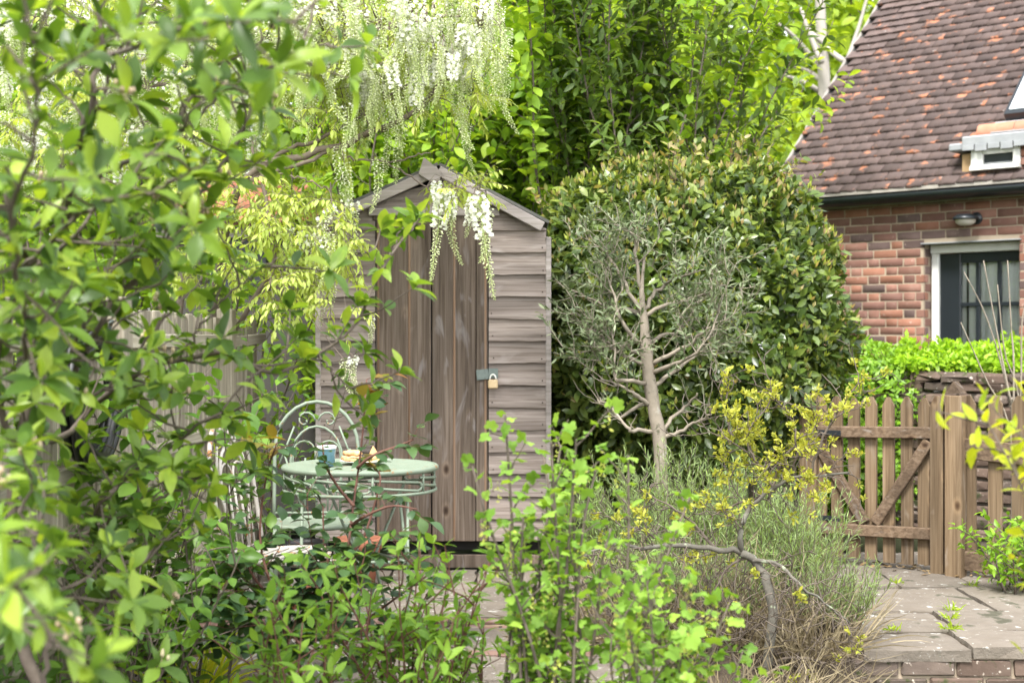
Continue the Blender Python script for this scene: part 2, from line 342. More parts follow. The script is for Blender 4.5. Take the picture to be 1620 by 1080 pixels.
M_tile_o = noisemat('orange_clay_tile', [(.26, .10, .06), (.38, .16, .10), (.46, .24, .17)], (9, 9, 9), 5, .85, .3, objvar=.2)
M_slab = noisemat('sandstone_slab', [(.078, .064, .049), (.13, .109, .087), (.172, .148, .122), (.23, .204, .173)], (6, 6, 6), 8, .92, .9, (26, 26, 26), objvar=.14, spots=[((.38, .37, .34), 17, .625), ((.065, .062, .042), 6, .60), ((.42, .41, .38), 40, .67)], dist=.01)
M_soil = noisemat('garden_soil', [(.035, .026, .018), (.06, .045, .032), (.10, .078, .056)], (9, 9, 9), 8, .97, .9, (30, 30, 30), dist=.02, shift=False)
M_ground = noisemat('rough_ground', [(.03, .035, .014), (.05, .06, .022), (.085, .075, .045)], (1.2, 1.2, 1.2), 8, .97, .8, (20, 20, 20), dist=.03, shift=False)
M_bark = noisemat('grey_brown_bark', [(.055, .042, .033), (.11, .088, .07), (.17, .14, .115)], (26, 26, 26), 6, .9, .5, dist=.004)
M_bark_red = noisemat('reddish_stem', [(.07, .028, .022), (.12, .055, .04), (.17, .095, .07)], (30, 30, 30), 5, .7, .3)
M_bark_pale = noisemat('pale_bark', [(.16, .135, .10), (.24, .205, .16), (.31, .27, .22)], (30, 30, 30), 7, .9, .8, spots=[((.30, .28, .23), 18, .62), ((.09, .085, .055), 12, .6)])
M_bark_wist = noisemat('wisteria_bark', [(.10, .075, .058), (.17, .135, .105), (.24, .20, .165)], (22, 22, 22), 6, .9, .5)
M_bark_lichen = noisemat('lichened_bark', [(.05, .045, .038), (.12, .11, .09), (.24, .25, .20)], (18, 18, 18), 7, .9, .6, spots=[((.26, .29, .20), 22, .6)])
M_ash = noisemat('pale_grey_trunk_bark', [(.26, .24, .21), (.34, .31, .275), (.40, .37, .33)], (5, 5, 5), 5, .9, .3)
M_straw = leafmat('dry_straw', [(.17, .13, .085), (.24, .185, .125), (.31, .25, .175), (.13, .10, .07)], .2, .8, .2, (1, .95, .8))
M_terra = noisemat('terracotta', [(.20, .075, .042), (.28, .11, .064), (.35, .17, .115)], (10, 10, 10), 6, .85, .25)
M_green_iron = noisemat('pale_green_painted_iron', [(.125, .165, .118), (.17, .21, .155), (.215, .255, .195)], (15, 15, 15), 5, .5, .15, spots=[((.22, .12, .05), 24, .62)])
M_white_iron = noisemat('rusty_white_painted_iron', [(.33, .30, .26), (.40, .37, .33), (.46, .44, .40)], (15, 15, 15), 5, .55, .2, spots=[((.30, .13, .045), 20, .59)])
M_ceramic = noisemat('blue_glazed_ceramic', [(.055, .12, .15), (.09, .18, .215), (.17, .27, .30)], (30, 30, 30), 4, .25, .05)
M_china = plain('white_china', (.78, .77, .74), .2)
M_crust = noisemat('baked_crust', [(.42, .22, .09), (.60, .36, .17), (.72, .50, .28)], (40, 40, 40), 5, .7, .4)
M_brass = noisemat('brass_padlock_body', [(.46, .33, .18), (.56, .42, .25), (.62, .50, .33)], (20, 20, 20), 4, .45, .1, metal=.4)
M_steel = noisemat('galvanised_steel', [(.10, .125, .115), (.15, .18, .165), (.20, .235, .215)], (30, 30, 30), 5, .5, .15, metal=.3, spots=[((.16, .08, .04), 40, .66)])
M_rubber = plain('black_rubber', (.014, .014, .015), .42)
def glassmat():
    m, t, o = newmat('window_glass'); gl = N(t, 'ShaderNodeBsdfGlossy', Roughness=.02); gl.inputs['Color'].default_value = (.9, .95, 1, 1)
    tr = t.nodes.new('ShaderNodeBsdfTransparent'); fr = N(t, 'ShaderNodeFresnel', IOR=1.6); ms = t.nodes.new('ShaderNodeMixShader')
    t.links.new(fr.outputs[0], ms.inputs[0]); t.links.new(tr.outputs[0], ms.inputs[1]); t.links.new(gl.outputs[0], ms.inputs[2]); t.links.new(ms.outputs[0], o.inputs['Surface']); return m
M_glass = glassmat()
M_curtain = noisemat('pale_curtain', [(.74, .77, .70), (.82, .85, .78), (.88, .90, .85)], (6, 6, 1), 3, .9, .1)
M_skyrefl = noisemat('rooflight_sky_reflection', [(.55, .6, .63), (.62, .67, .70)], (3, 3, 3), 2, .08, 0, spec=.8)  # pale colour painted in for the sky reflected in the roof pane
# ------------------------------------------------------------------ ground
mb = MB(); g = np.linspace(-1, 1, 2); S = 250
mb.add([[-S, -S, -.22], [S, -S, -.22], [S, S, -.22], [-S, S, -.22]], [[[0, 1, 2, 3]]]); struct('ground', mb, M_ground)
def sheet(fn, x0, x1, y0, y1, nx, ny):
    X, Y = np.meshgrid(np.linspace(x0, x1, nx), np.linspace(y0, y1, ny)); Z = fn(X, Y); v = np.stack([X, Y, Z], -1).reshape(-1, 3)
    i = (np.arange(ny - 1)[:, None] * nx + np.arange(nx - 1)[None]).ravel(); return v, [np.stack([i, i + 1, i + nx + 1, i + nx], -1)]
def bump2(X, Y): return .02 * np.sin(5.3 * X + 1.7 * Y) + .015 * np.sin(11 * Y - 4 * X) + .01 * np.sin(23 * X + 9 * Y)
mb = MB(); mb.add(*sheet(lambda X, Y: -.03 + bump2(X, Y) - .30 * np.maximum(0, 5.75 - Y), .62, 1.36, 4.6, 9.4, 24, 60)); struct('flower_bed', mb, M_soil, True)
mb = MB(); mb.add(*sheet(lambda X, Y: -.12 + bump2(X, Y), -3.2, 3.2, 1.2, 4.72, 60, 40)); struct('front_border', mb, M_soil, True)
mb = MB(); mb.add(*sheet(lambda X, Y: -.02 + bump2(X, Y), -7, -1.46, 2, 14, 30, 60)); struct('neighbour_ground', mb, M_ground, True)
# patio: bedding sheet with separate flagstones and a row of red bricks; raised path with its step
rng = np.random.default_rng(5)
def paver(root, x0, x1, y0, y1, th, mat, name, z=0.0, gap=.008):
    """a flagstone: uneven top, worn ragged edges, own tilt"""
    n = 7 if name == 'slab' else 3; a = np.linspace(0, 1, n); X, Y = np.meshgrid(x0 + gap + a * (x1 - x0 - 2 * gap), y0 + gap + a * (y1 - y0 - 2 * gap)); j = .003 if name == 'slab' else .002
    X = X + rng.normal(size=X.shape) * j; Y = Y + rng.normal(size=X.shape) * j; ed = np.zeros(X.shape, bool); ed[0] = ed[-1] = True; ed[:, 0] = ed[:, -1] = True
    Z = z + rng.normal(size=X.shape) * .0016 - ed * (.002 + .004 * rng.random(X.shape)) + (X - (x0 + x1) / 2) * rng.normal() * .004 + (Y - (y0 + y1) / 2) * rng.normal() * .004
    v = np.stack([X, Y, Z], -1).reshape(-1, 3); i = (np.arange(n - 1)[:, None] * n + np.arange(n - 1)[None]).ravel(); Q = [np.stack([i, i + 1, i + n + 1, i + n], -1)]
    rim = list(range(n)) + [k * n + n - 1 for k in range(1, n)] + [n * n - 1 - k for k in range(1, n)] + [(n - 1 - k) * n for k in range(1, n - 1)]; m = len(rim); k = np.arange(m); r2 = np.array(rim)
    lo = v[r2].copy(); lo[:, 2] = z - th; lo[:, :2] += rng.normal(size=(m, 2)) * j; Q.append(np.stack([r2, np.roll(r2, -1), n * n + np.roll(k, -1), n * n + k], -1)[:, ::-1])
    mb = MB(); mb.add(np.vstack([v, lo]), Q); return part(name, mb, mat, root)
mb = MB(); box(mb, (-.40, 6.16, -.10), (2.02, 2.92, .17)); patio = struct('patio', mb, M_soil)
y = 4.70; k = 0
B_PAVE = brickmat('worn_paving_brick', [(.15, .09, .07), (.19, .115, .09), (.23, .16, .13)], [((.24, .20, .17), 12, .55)])
for rowh, kind in ((.44, 's'), (.40, 's'), (.105, 'b'), (.45, 's'), (.105, 'b'), (.105, 'b'), (.45, 's'), (.40, 's'), (.45, 's')):
    x = -1.40 + (rng.random() * .2 - .2 if kind == 's' else 0)
    while x < .60:
        wd = .225 if kind == 'b' else [.45, .55, .35][k % 3]; k += 1
        a = max(x, -1.40); b = min(x + wd, .60)
        if b - a > .06: paver(patio, a, b, y, y + rowh, .045, B_PAVE if kind == 'b' else M_slab, 'brick' if kind == 'b' else 'slab', rng.normal() * .003)
        x += wd
    y += rowh
mb = MB(); box(mb, (2.44, 7.0, -.10), (2.06, 2.50, .17)); path = struct('path', mb, M_soil)
rows = [(5.70, 6.03, [1.41, 1.84, 2.42, 3.0, 3.46]), (6.03, 6.46, [1.40, 1.90, 2.35, 2.9, 3.46]), (6.46, 7.06, [1.39, 2.20, 2.75, 3.46]), (7.06, 7.74, [1.40, 1.93, 2.31, 2.88, 3.46]), (7.74, 8.28, [1.40, 2.05, 2.6, 3.46])]
for (y0, y1, xs) in rows:
    for a, b in zip(xs[:-1], xs[1:]): paver(path, a, b, y0 - (.02 if y0 < 5.8 else 0), y1, .05, M_slab, 'slab', rng.normal() * .0035, .006)
for r_, z in enumerate((-.083, -.158)):
    x = 1.33 - .11 * r_
    while x < 3.4:
        mb = MB(); v, f = cbox(.215, .10, .065, .006); v = v + rng.normal(size=v.shape) * .002; mb.add(v + [x + .11, 5.745, z - .005 + rng.normal() * .002], f)
        part('brick', mb, B_OLD[int(rng.random() * 1.99)], path); x += .227
mb = MB(); box(mb, (2.4, 5.755, -.13), (2.0, .09, .165)); part('mortar_bed', mb, M_mortar, path)
# ------------------------------------------------------------------ garden shed
SY = 7.63
def S(u, v, dy=0.0): p = P(u, v, SY); p[1] += dy; return p
shed = thing('garden_shed', 'weathered grey wooden garden shed with overlapping boards and plank door', 'shed', (-.42, SY + .9, 0))
xl, xr = S(507, 0)[0], S(864, 0)[0]; zbot = .155; ze = 1.83; za = 2.10; xm = (xl + xr) / 2
# dark inner carcass (closed pentagonal prism behind the cladding)
mb = MB(); pent = [(xl + .02, .12), (xr - .02, .12), (xr - .02, ze - .03), (xm, za - .05), (xl + .02, ze - .03)]
v = [[x, SY + .035, z] for x, z in pent] + [[x, SY + 1.8, z] for x, z in pent]
mb.add(v, [[[0, 1, 2, 3, 4]], [[9, 8, 7, 6, 5]], [[i, i + 5, (i + 1) % 5 + 5, (i + 1) % 5] for i in range(5)]]); part('carcass', mb, M_dark, shed)
def cladding(x0, x1, z0, z1, face, clipz=None, rng=rng):
    """feather-edge board: thin top, thick wavy bottom lip; face(x, depth, z) -> world"""
    n = 9; xs = np.linspace(x0, x1, n); V = []
    for x in xs:
        wv = .0022 * math.sin(x * 9 + z0 * 40) + rng.normal() * .0012
        zt = z1 + .012; zb = z0 + wv
        if clipz is not None: zt = min(zt, clipz(x)); zb = min(zb, zt - .002)
        V += [face(x, .004, zt), face(x, -.017, zb), face(x, .010, zb)]
    Q = []
    for i in range(n - 1):
        a = i * 3; b = a + 3; Q += [[a, a + 1, b + 1, b], [a + 1, a + 2, b + 2, b + 1]]
    mbx = MB(); mbx.add(np.array(V), [np.array(Q), np.array([[0, 2, 1], [n * 3 - 3, n * 3 - 2, n * 3 - 1]])]); return mbx
front = lambda x, dep, z: np.array([x, SY + dep, z])
roofz = lambda x: za - .012 - abs(x - xm) * (za - ze) / ((xr - xl) / 2 + .02)
xd0, xd1 = S(595, 0)[0], S(772, 0)[0]
z = zbot; zlines = []
while z < za - .06: zlines.append(z); z += .1186
for z0 in zlines:
    for (a, b) in (((xl, xd0 - .004), (xd1 + .004, xr)) if z0 < 1.83 else ((xl + .1, xr - .1),)):
        bo = part('board', cladding(a, b, z0, z0 + .1186, front, roofz), M_side, shed)
        for xn in (a + .022, b - .022):
            if z0 + .03 < roofz(xn) - .02: mb = MB(); box(mb, (xn + rng.normal() * .004, SY - .0135, z0 + .026 + rng.normal() * .003), (.0075, .006, .0075), None, .002); part('nail', mb, M_nail, bo)
for sx in (-1, 1):                                                           # side walls
    xx = xl if sx < 0 else xr
    for z0 in zlines:
        if z0 + .11 < ze: part('board', cladding(SY + .02, SY + 1.8, z0, z0 + .1186, (lambda t, dep, z, xx=xx, sx=sx: np.array([xx - sx * (dep + .012), t, z]))), M_side, shed)
    mb = MB(); box(mb, (xx + sx * .012, SY + .012, (zbot + ze) / 2 - .02), (.03, .05, ze - zbot - .06), None, .004); part('corner_batten', mb, M_barge, shed)
# door
zd0, zd1 = S(0, 856)[2], S(0, 346)[2]; mb = MB(); box(mb, ((xd0 + xd1) / 2, SY + .022, (zd0 + zd1) / 2), (xd1 - xd0, .02, zd1 - zd0)); door = part('door', mb, M_dark, shed)
edges = [595, 647, 683, 718, 753, 772]
for i, (a, b) in enumerate(zip(edges[:-1], edges[1:])):
    x0, x1 = S(a, 0)[0] + (.0035 if a == 683 else .0015), S(b, 0)[0] - (.0035 if b == 683 else .0015)
    mb = MB(); box(mb, ((x0 + x1) / 2, SY - .006, (zd0 + zd1) / 2), (x1 - x0, .022, zd1 - zd0 - .004), None, .004); part('plank', mb, M_door, door)
for uu in (648, 719, 599, 768):                                               # stained tongue strips at the plank edges
    x0 = S(uu, 0)[0]; mb = MB(); box(mb, (x0, SY - .0155, (zd0 + zd1) / 2), (.012, .006, zd1 - zd0 - .01), None, .002); part('edge_strip', mb, M_stain, door)
# header, barge boards, finial, roof
mb = MB(); beam(mb, S(584, 336, -.02), S(790, 336, -.02), .04, .03); part('header_board', mb, M_barge, shed)
mb = MB(); beam(mb, S(590, 345, -.006), S(780, 345, -.006), .03, .02); part('header_lower_rail', mb, M_door, shed)  # lower rail of the header, in the darker door timber
ap = np.array([xm + .03, SY - .055, za + .03]); el = np.array([xl - .03, SY - .055, ze + .00]); er = np.array([xr - .02, SY - .055, ze + .0])
for e in (el, er):
    mb = MB(); beam(mb, ap + [0, .0 if e is el else .002, 0], e, .052, .024); part('barge_board', mb, M_barge, shed)
mb = MB(); pf = [S(672, 252, -.085), S(700, 275, -.085), S(694, 297, -.085), S(664, 278, -.085)]
v = np.array(pf + [q + [0, .018, 0] for q in pf]); mb.add(v, [[[3, 2, 1, 0], [4, 5, 6, 7], [0, 1, 5, 4], [1, 2, 6, 5], [2, 3, 7, 6], [3, 0, 4, 7]]]); part('finial', mb, M_barge, shed)
M_felt = noisemat('roof_felt', [(.06, .06, .055), (.10, .10, .09), (.14, .13, .12)], (20, 20, 20), 5, .95, .4)
for e in (el, er):
    a0 = ap + [0, .01, .03]; e0 = e + [(-.03 if e is el else .03), .01, .02]; dv = np.array([0, 1.92, 0]); nn = nrm(np.cross(e0 - a0, dv)); nn *= np.sign(nn[2]); q = [a0, e0, e0 + dv, a0 + dv]
    mb = MB(); v = np.array(q + [p + nn * .016 for p in q]); mb.add(v, [[[0, 1, 2, 3], [7, 6, 5, 4], [0, 4, 5, 1], [1, 5, 6, 2], [2, 6, 7, 3], [3, 7, 4, 0]]]); part('roof', mb, M_felt, shed)
mb = MB(); box(mb, (xm, SY + .9, .125), (xr - xl - .05, 1.72, .05)); part('floor', mb, M_dark, shed)  # floor coloured near black to stand in for deep shade below the door
for k in range(3): mb = MB(); box(mb, (xl + .15 + k * .46, SY + .92, .05), (.07, 1.76, .098), None, .003); part('bearer', mb, M_door, shed)
mb = MB(); beam(mb, (xl, SY + .02, .04), (xr, SY + .02, .04), .07, .03); part('plinth_board', mb, M_door, shed)
# hasp on the shed, padlock as a thing
mb = MB(); beam(mb, S(754, 593, -.03), S(773, 591, -.03), .055, .004, ch=.001); hasp = part('hasp', mb, M_steel, shed)
mb = MB(); beam(mb, S(773, 590, -.034), S(788, 590, -.034), .052, .004, ch=.001); part('staple_plate', mb, M_steel, shed)
for (uu, vv) in ((757, 588), (757, 598), (767, 588), (767, 597)):
    mb = MB(); box(mb, S(uu, vv, -.034), (.006, .005, .006), None, .0015); part('bolt', mb, M_steel, hasp)
pl = thing('padlock', 'small brass padlock hanging from the shed door hasp', 'padlock', S(780, 607, -.045))
mb = MB(); box(mb, S(780, 607, -.05), (.053, .022, .048), None, .006); part('body', mb, M_brass, pl)
th = np.linspace(0, math.pi, 12); mb = MB(); tube(mb, [S(780, 600, -.05) + [.016 * math.cos(a), 0, .002 + .026 * math.sin(a)] for a in th], .0042, 6); part('shackle', mb, M_white, pl, True)
# ------------------------------------------------------------------ brick house
D = nrm(np.array([.744, -.669, 0])); E = np.array([2.43, 13.2, 2.58]); NN = np.array([.669, .744, 0]); NN = NN / np.linalg.norm(NN)
PIT = rad(45); SLP = NN * math.cos(PIT) + UP * math.sin(PIT); RNM = -NN * math.sin(PIT) + UP * math.cos(PIT)
house = thing('brick_house', 'red brick house with steep brown clay tile roof and black glazed door', 'house', E + D * 3 + NN * 2 - UP * E[2])
RH = frame(D, None, UP)                                                        # x along wall, y into the house, z up
W0 = E + NN * .14
def W(s, z, dep=0.0): return np.array([W0[0] + D[0] * s + NN[0] * dep, W0[1] + D[1] * s + NN[1] * dep, z])
def s_of_u(u, dep=0.0):
    k = (u - 810) / F; x0, y0 = W0[0] + NN[0] * dep, W0[1] + NN[1] * dep; return (k * y0 - x0) / (D[0] - k * D[1])
so0, so1 = s_of_u(1462), s_of_u(1613); ZT = 2.06; LW = 7.0; ZW = 2.57
def wallbox(name, s0, s1, z0, z1, d0, d1, mat, parent=house, ch=0.0):
    mb = MB(); box(mb, W((s0 + s1) / 2, (z0 + z1) / 2, (d0 + d1) / 2), (s1 - s0, d1 - d0, z1 - z0), RH, ch); return part(name, mb, mat, parent)
wall = wallbox('wall', .02, so0 - .004, -.2, ZW, -.0015, .3, M_mortar)
wallbox('wall', so1 + .004, LW, -.2, ZW, -.0015, .3, M_mortar); wallbox('wall', so0 - .004, so1 + .004, ZT + .004, ZW, -.0015, .3, M_mortar)
mbr = [MB() for _ in B_RED]; CO = 0.0757; rng = np.random.default_rng(11); cnt = 0
bm_cache = []
for j in range(6):
    v, f = cbox(.2155, .03, .0655, .004); v = v + rng.normal(size=v.shape) * .0016; vh, fh = cbox(.1035, .03, .0655, .004); vh = vh + rng.normal(size=vh.shape) * .0016
    row = []
    for mt in B_RED:
        for (vv, ff) in ((v, f), (vh, fh)):
            b = MB(); b.add(vv, ff); me = b.mesh('brick'); me.materials.append(mt); row.append(me)
    bm_cache.append(row)
nrow = int((ZW + .1) / CO)
for r_ in range(nrow):
    z = -.09 + (r_ + .5) * CO; s = -.02 - (.17 if r_ % 2 else 0.0) ; k = 0; hd_row = z < 1.98
    while s < LW:
        head = (k % 2 == 1) if hd_row else (rng.random() < .08); wd = .1035 if head else .2155; a, b = s, s + wd; s += wd + .0115; k += 1
        if b < .03: continue
        a = max(a, .02)
        if z < ZT + .01 and b > so0 and a < so1:
            if a < so0 - .03: b = so0
            elif b > so1 + .03: a = so1
            else: continue
        q = rng.random(); mi = (0 if q < .36 else 3 if q < .70 else 1 if q < .9 else 2) if z < 2.0 else (0 if q < .2 else 3 if q < .4 else 1 if q < .75 else 2)
        c = W((a + b) / 2, z, .008 + rng.normal() * .0014); u = 810 + c[0] / c[1] * F; v_ = 540 - (c[2] - CAMZ) / c[1] * F
        if 1295 < u < 1640 and 300 < v_ < 610 and cnt < 290:
            full = abs((b - a) - wd) < .002
            if full: inst('brick', bm_cache[int(rng.random() * 6)][mi * 2 + (1 if head else 0)], wall, (RH, c))
            else: mb = MB(); box(mb, c, (b - a, .03, .0655), RH, .004); part('brick', mb, B_RED[mi], wall)
            cnt += 1
        else: box(mbr[mi], c, (b - a, .03, .0655), RH, .0, rng.random())
for mb_, mt in zip(mbr, B_RED): part('brick_courses', mb_, mt, wall, False, 'stuff')
for r_ in range(nrow):                                                           # reveal bricks of the door opening
    z = -.09 + (r_ + .5) * CO
    if z > ZT - .02: break
    for sgn, s_ in ((1, so0), (-1, so1)):
        d0 = .03
        for wd in ((.1035,) if r_ % 2 else (.055,)):
            mb = MB(); box(mb, W(s_ - sgn * .013, z, d0 + wd / 2 - .004), (.03, wd, .0655), RH, .004); part('brick', mb, B_RED[int(rng.random() * 3.99)], wall)
# gable wall (left end) and back
mb = MB(); zr = E[2] + 3.9 * math.sin(PIT) - .1; q = [W(.04, -.2, .05), W(.04, -.2, 5.1), W(.04, E[2], 5.1), W(.04, zr, 2.6), W(.04, E[2], .05)]
v = np.array(q + [p + D * .25 for p in q]); mb.add(v, [[[0, 1, 2, 3, 4]], [[9, 8, 7, 6, 5]], [[i, i + 5, (i + 1) % 5 + 5, (i + 1) % 5] for i in range(5)]]); part('gable_wall', mb, B_RED[1], house)
# door: white frame, black leaf with panes, curtain behind
DF = .115
fr_ = wallbox('door_frame', so0 + .012, so0 + .075, -.1, ZT - .005, DF, DF + .08, M_white, house, .006)
wallbox('jamb', so1 - .03, so1 - .002, -.1, ZT - .008, DF, DF + .08, M_white, fr_, .006); wallbox('head', so0 + .01, so1 - .002, ZT - .075, ZT + .002, DF - .02, DF + .082, M_white, fr_, .006)
wallbox('drip_strip', so0 - .02, so1 + .02, ZT + .0, ZT + .012, -.03, .04, M_lead, fr_, .003)
dp = DF + .03; sd0 = so0 + .078; sd1 = so1 - .032
us = [1500, 1519, 1543, 1549, 1577, 1583, 1613]; ss = [s_of_u(x, dp) for x in us]; ss[0] = sd0; ss[-1] = sd1 - .01
def zv(v, u=1550):
    p = W(s_of_u(u, dp), 0, dp); return CAMZ - (v - 540) / F * p[1]
dl = wallbox('door', sd0, ss[1], -.05, ZT - .08, dp, dp + .045, M_black, house, .004)
wallbox('stile', sd1 - .018, sd1, -.05, ZT - .08, dp, dp + .045, M_black, dl, .004)
zr_ = [ZT - .08, zv(415), zv(478), zv(484), zv(545), zv(551), zv(612), zv(618), zv(680), zv(686), zv(742), -.05]
for i in range(0, 11, 2):
    wallbox('rail', ss[1], sd1 - .018, zr_[i + 1] if i < 10 else -.05, zr_[i], dp + .002, dp + .043, M_black, dl, .003)
for a, b in ((ss[2], ss[3]), (ss[4], ss[5])): wallbox('glazing_bar', a, b, zr_[10], zr_[1], dp + .006, dp + .04, M_black, dl, .003)
for (a, b) in ((ss[1], ss[2]), (ss[3], ss[4]), (ss[5], sd1 - .018)):
    for i in range(1, 10, 2): wallbox('pane', a, b, zr_[i + 1], zr_[i], dp + .02, dp + .024, M_glass, dl)
mb = MB(); n = 120; xs = np.linspace(sd0, sd1, n); top = [W(x, ZT - .1, dp + .075 + .006 * math.sin(x * 75) + .006 * math.sin(x * 31 + 1)) for x in xs]
v = np.array(top + [p - [0, 0, ZT - .05] for p in top]); i = np.arange(n - 1); keep = (np.abs((xs[:-1] - sd0) / (sd1 - sd0) - .30) > .018) & (np.abs((xs[:-1] - sd0) / (sd1 - sd0) - .67) > .012)
mb.add(v, [np.stack([i, i + 1, i + n + 1, i + n], -1)[keep]]); solo('curtain', mb, M_curtain, 'pale curtain hanging behind the black glazed house door', 'curtain', W((sd0 + sd1) / 2, 0, dp + .16), smooth=True)
wallbox('inner_wall', so0 - .3, so1 + .3, -.2, ZW, 1.3, 1.36, M_dark)
# wall lamp
sp = s_of_u(1540); zc = zv(350, 1540); lampo = thing('wall_lamp', 'black round bulkhead wall lamp above the house door', 'lamp', W(sp, zc, 0))
mb = MB(); lathe(mb, [[0, .02], [.05, .02], [.055, 0], [.05, -.012], [.0, -.014]], (0, 0, 0), 16); v = mb.v[0]; Rl = np.stack([D, UP, -NN], 1); mb.v[0] = v @ Rl.T + W(sp + .03, zc + .01, .0); part('back_plate', mb, M_black, lampo, True)
mb = MB(); lathe(mb, [[0, .035], [.07, .03], [.105, .005], [.11, -.012], [.10, -.014]], W(sp - .03, zc + .01, -.09), 20); part('hood', mb, M_black, lampo, True)
mb = MB(); lathe(mb, [[.085, -.012], [.08, -.04], [.05, -.06], [0, -.066]], W(sp - .03, zc + .01, -.09), 20); part('lens', mb, plain('lamp_lens', (.55, .52, .46), .3), lampo, True)
mb = MB(); tube(mb, [W(sp + .03, zc + .01, .0), W(sp, zc + .02, -.05), W(sp - .03, zc + .025, -.09)], .014, 6); part('bracket', mb, M_black, lampo, True)
# roof: tiles, eaves, gutter
def Rf(s, t, h=0.0): return E + D * s + SLP * t + RNM * h
RT = frame(D, None, RNM)                                                          # x along eaves, y up the slope, z out
mb = MB(); TL = 3.9; q = [Rf(-.05, -.05, -.02), Rf(LW, -.05, -.02), Rf(LW, TL, -.02), Rf(-.05, TL, -.02)]; v = np.array(q + [p - RNM * .08 for p in q])
mb.add(v, [[[0, 1, 2, 3], [7, 6, 5, 4], [0, 4, 5, 1], [1, 5, 6, 2], [2, 6, 7, 3], [3, 7, 4, 0]]]); roof = part('roof', mb, M_dark, house)
mb = MB(); NB = NN * math.cos(PIT) - UP * math.sin(PIT); q = [Rf(-.05, TL, 0), Rf(LW, TL, 0)]; q += [q[1] + NB * TL, q[0] + NB * TL]; bn = NN * math.sin(PIT) + UP * math.cos(PIT); v = np.array(q + [p - bn * .08 for p in q])
mb.add(v, [[[0, 1, 2, 3], [7, 6, 5, 4], [0, 4, 5, 1], [1, 5, 6, 2], [2, 6, 7, 3], [3, 7, 4, 0]]]); part('roof_back', mb, M_tile, house)
GA = .118; tw = .155; tiles = []; rng = np.random.default_rng(21); mesh_t = []
for j in range(5):
    xs = np.linspace(-tw / 2 + .002, tw / 2 - .002, 4); V = []; sag = .0022 + .002 * rng.random()
    for x in xs:
        cz = -sag * (2 * x / tw) ** 2
        V += [[x, -.0, .034 + cz], [x, .155, .004 + cz], [x, -.0, .008 + cz]]
    V = np.array(V) + rng.normal(size=(12, 3)) * .0022; Q = []
    for i in range(3): a = i * 3; b = a + 3; Q += [[a, b, b + 1, a + 1], [a + 2, b + 2, b, a]]
    Fq = [np.array(Q), np.array([[0, 1, 2], [9, 11, 10]])]
    b = MB(); b.add(V, Fq); me = b.mesh('tile'); me.materials.append(M_tile); mesh_t.append((me, V, Fq))
allt = []
for r_ in range(int((TL - .02) / GA)):
    s = -.06 - (tw / 2 if r_ % 2 else 0)
    while s < LW - .2:
        if s > -.1: allt.append((Rf(s + tw / 2 + rng.normal() * .003, r_ * GA - .06 + rng.normal() * .003, rng.normal() * .0016), int(rng.random() * 5), rng.normal() * .006))
        s += tw
def scr(p): return 810 + p[0] / p[1] * F, 540 - (p[2] - CAMZ) / p[1] * F
vis = [i for i, (p, _, _) in enumerate(allt) if 1225 < scr(p)[0] < 1625 and -5 < scr(p)[1] < 325]; vis.sort(key=lambda i: allt[i][0][1]); vis = set(vis[:300]); mb = MB()
for i, (p, j, a) in enumerate(allt):
    Rz = RT @ np.array([[math.cos(a), -math.sin(a), 0], [math.sin(a), math.cos(a), 0], [0, 0, 1]])
    if i in vis: inst('tile', mesh_t[j][0], roof, (Rz, p))
    else: mb.add(mesh_t[j][1] @ Rz.T + p, mesh_t[j][2], rng.random())
part('tile_courses', mb, M_tile, roof, False, 'stuff')
mb = MB()                                                                        # pale mortar verge
beam(mb, Rf(-.07, -.04, -.012), Rf(-.07, TL, -.012), .04, .03, RNM, .006); part('verge', mb, noisemat('verge_mortar', [(.20, .18, .16), (.30, .28, .26)], (14, 14, 14), 5, .95, .4), house)
mb = MB(); beam(mb, E - NN * .0 + UP * -.045 + D * -.05, E + D * LW + UP * -.045, .04, .10, UP, .005); part('tilting_fillet', mb, noisemat('lichened_fillet', [(.14, .12, .10), (.34, .31, .27), (.46, .43, .38)], (9, 9, 9), 6, .95, .4), house)
mb = MB(); beam(mb, E + NN * .05 + UP * -.115 + D * .3, E + NN * .05 + D * LW + UP * -.115, .10, .03, UP, .004); part('fascia', mb, noisemat('flaking_fascia', [(.16, .16, .12), (.30, .30, .25), (.42, .42, .37)], (7, 7, 7), 6, .9, .3), house)
th = np.linspace(0, math.pi, 9); mb = MB(); prof = [(.07 * math.cos(a), -.075 * math.sin(a)) for a in th]; prof = prof + [(x * .86, z * .86) for x, z in prof[::-1]]
g0 = E - NN * .045 + UP * -.085 + D * .30; g1 = E - NN * .045 + UP * -.085 + D * LW; k = len(prof)
v = np.array([g + NN * x + UP * z for g in (g0, g1) for x, z in prof]); i = np.arange(k); i2 = (i + 1) % k
mb.add(v, [np.stack([i, i2, i2 + k, i + k], -1), np.array([list(range(k - 1, -1, -1))]), np.array([list(range(k, 2 * k))])]); gut = part('gutter', mb, M_black, house, True)
for s_ in (1.62, 2.6, 3.6):
    mb = MB(); tube(mb, [g0 + D * (s_ - .3) + NN * .062 * math.cos(a) - UP * .062 * math.sin(a) for a in th], .009, 5); part('gutter_bracket', mb, M_black, gut, True)
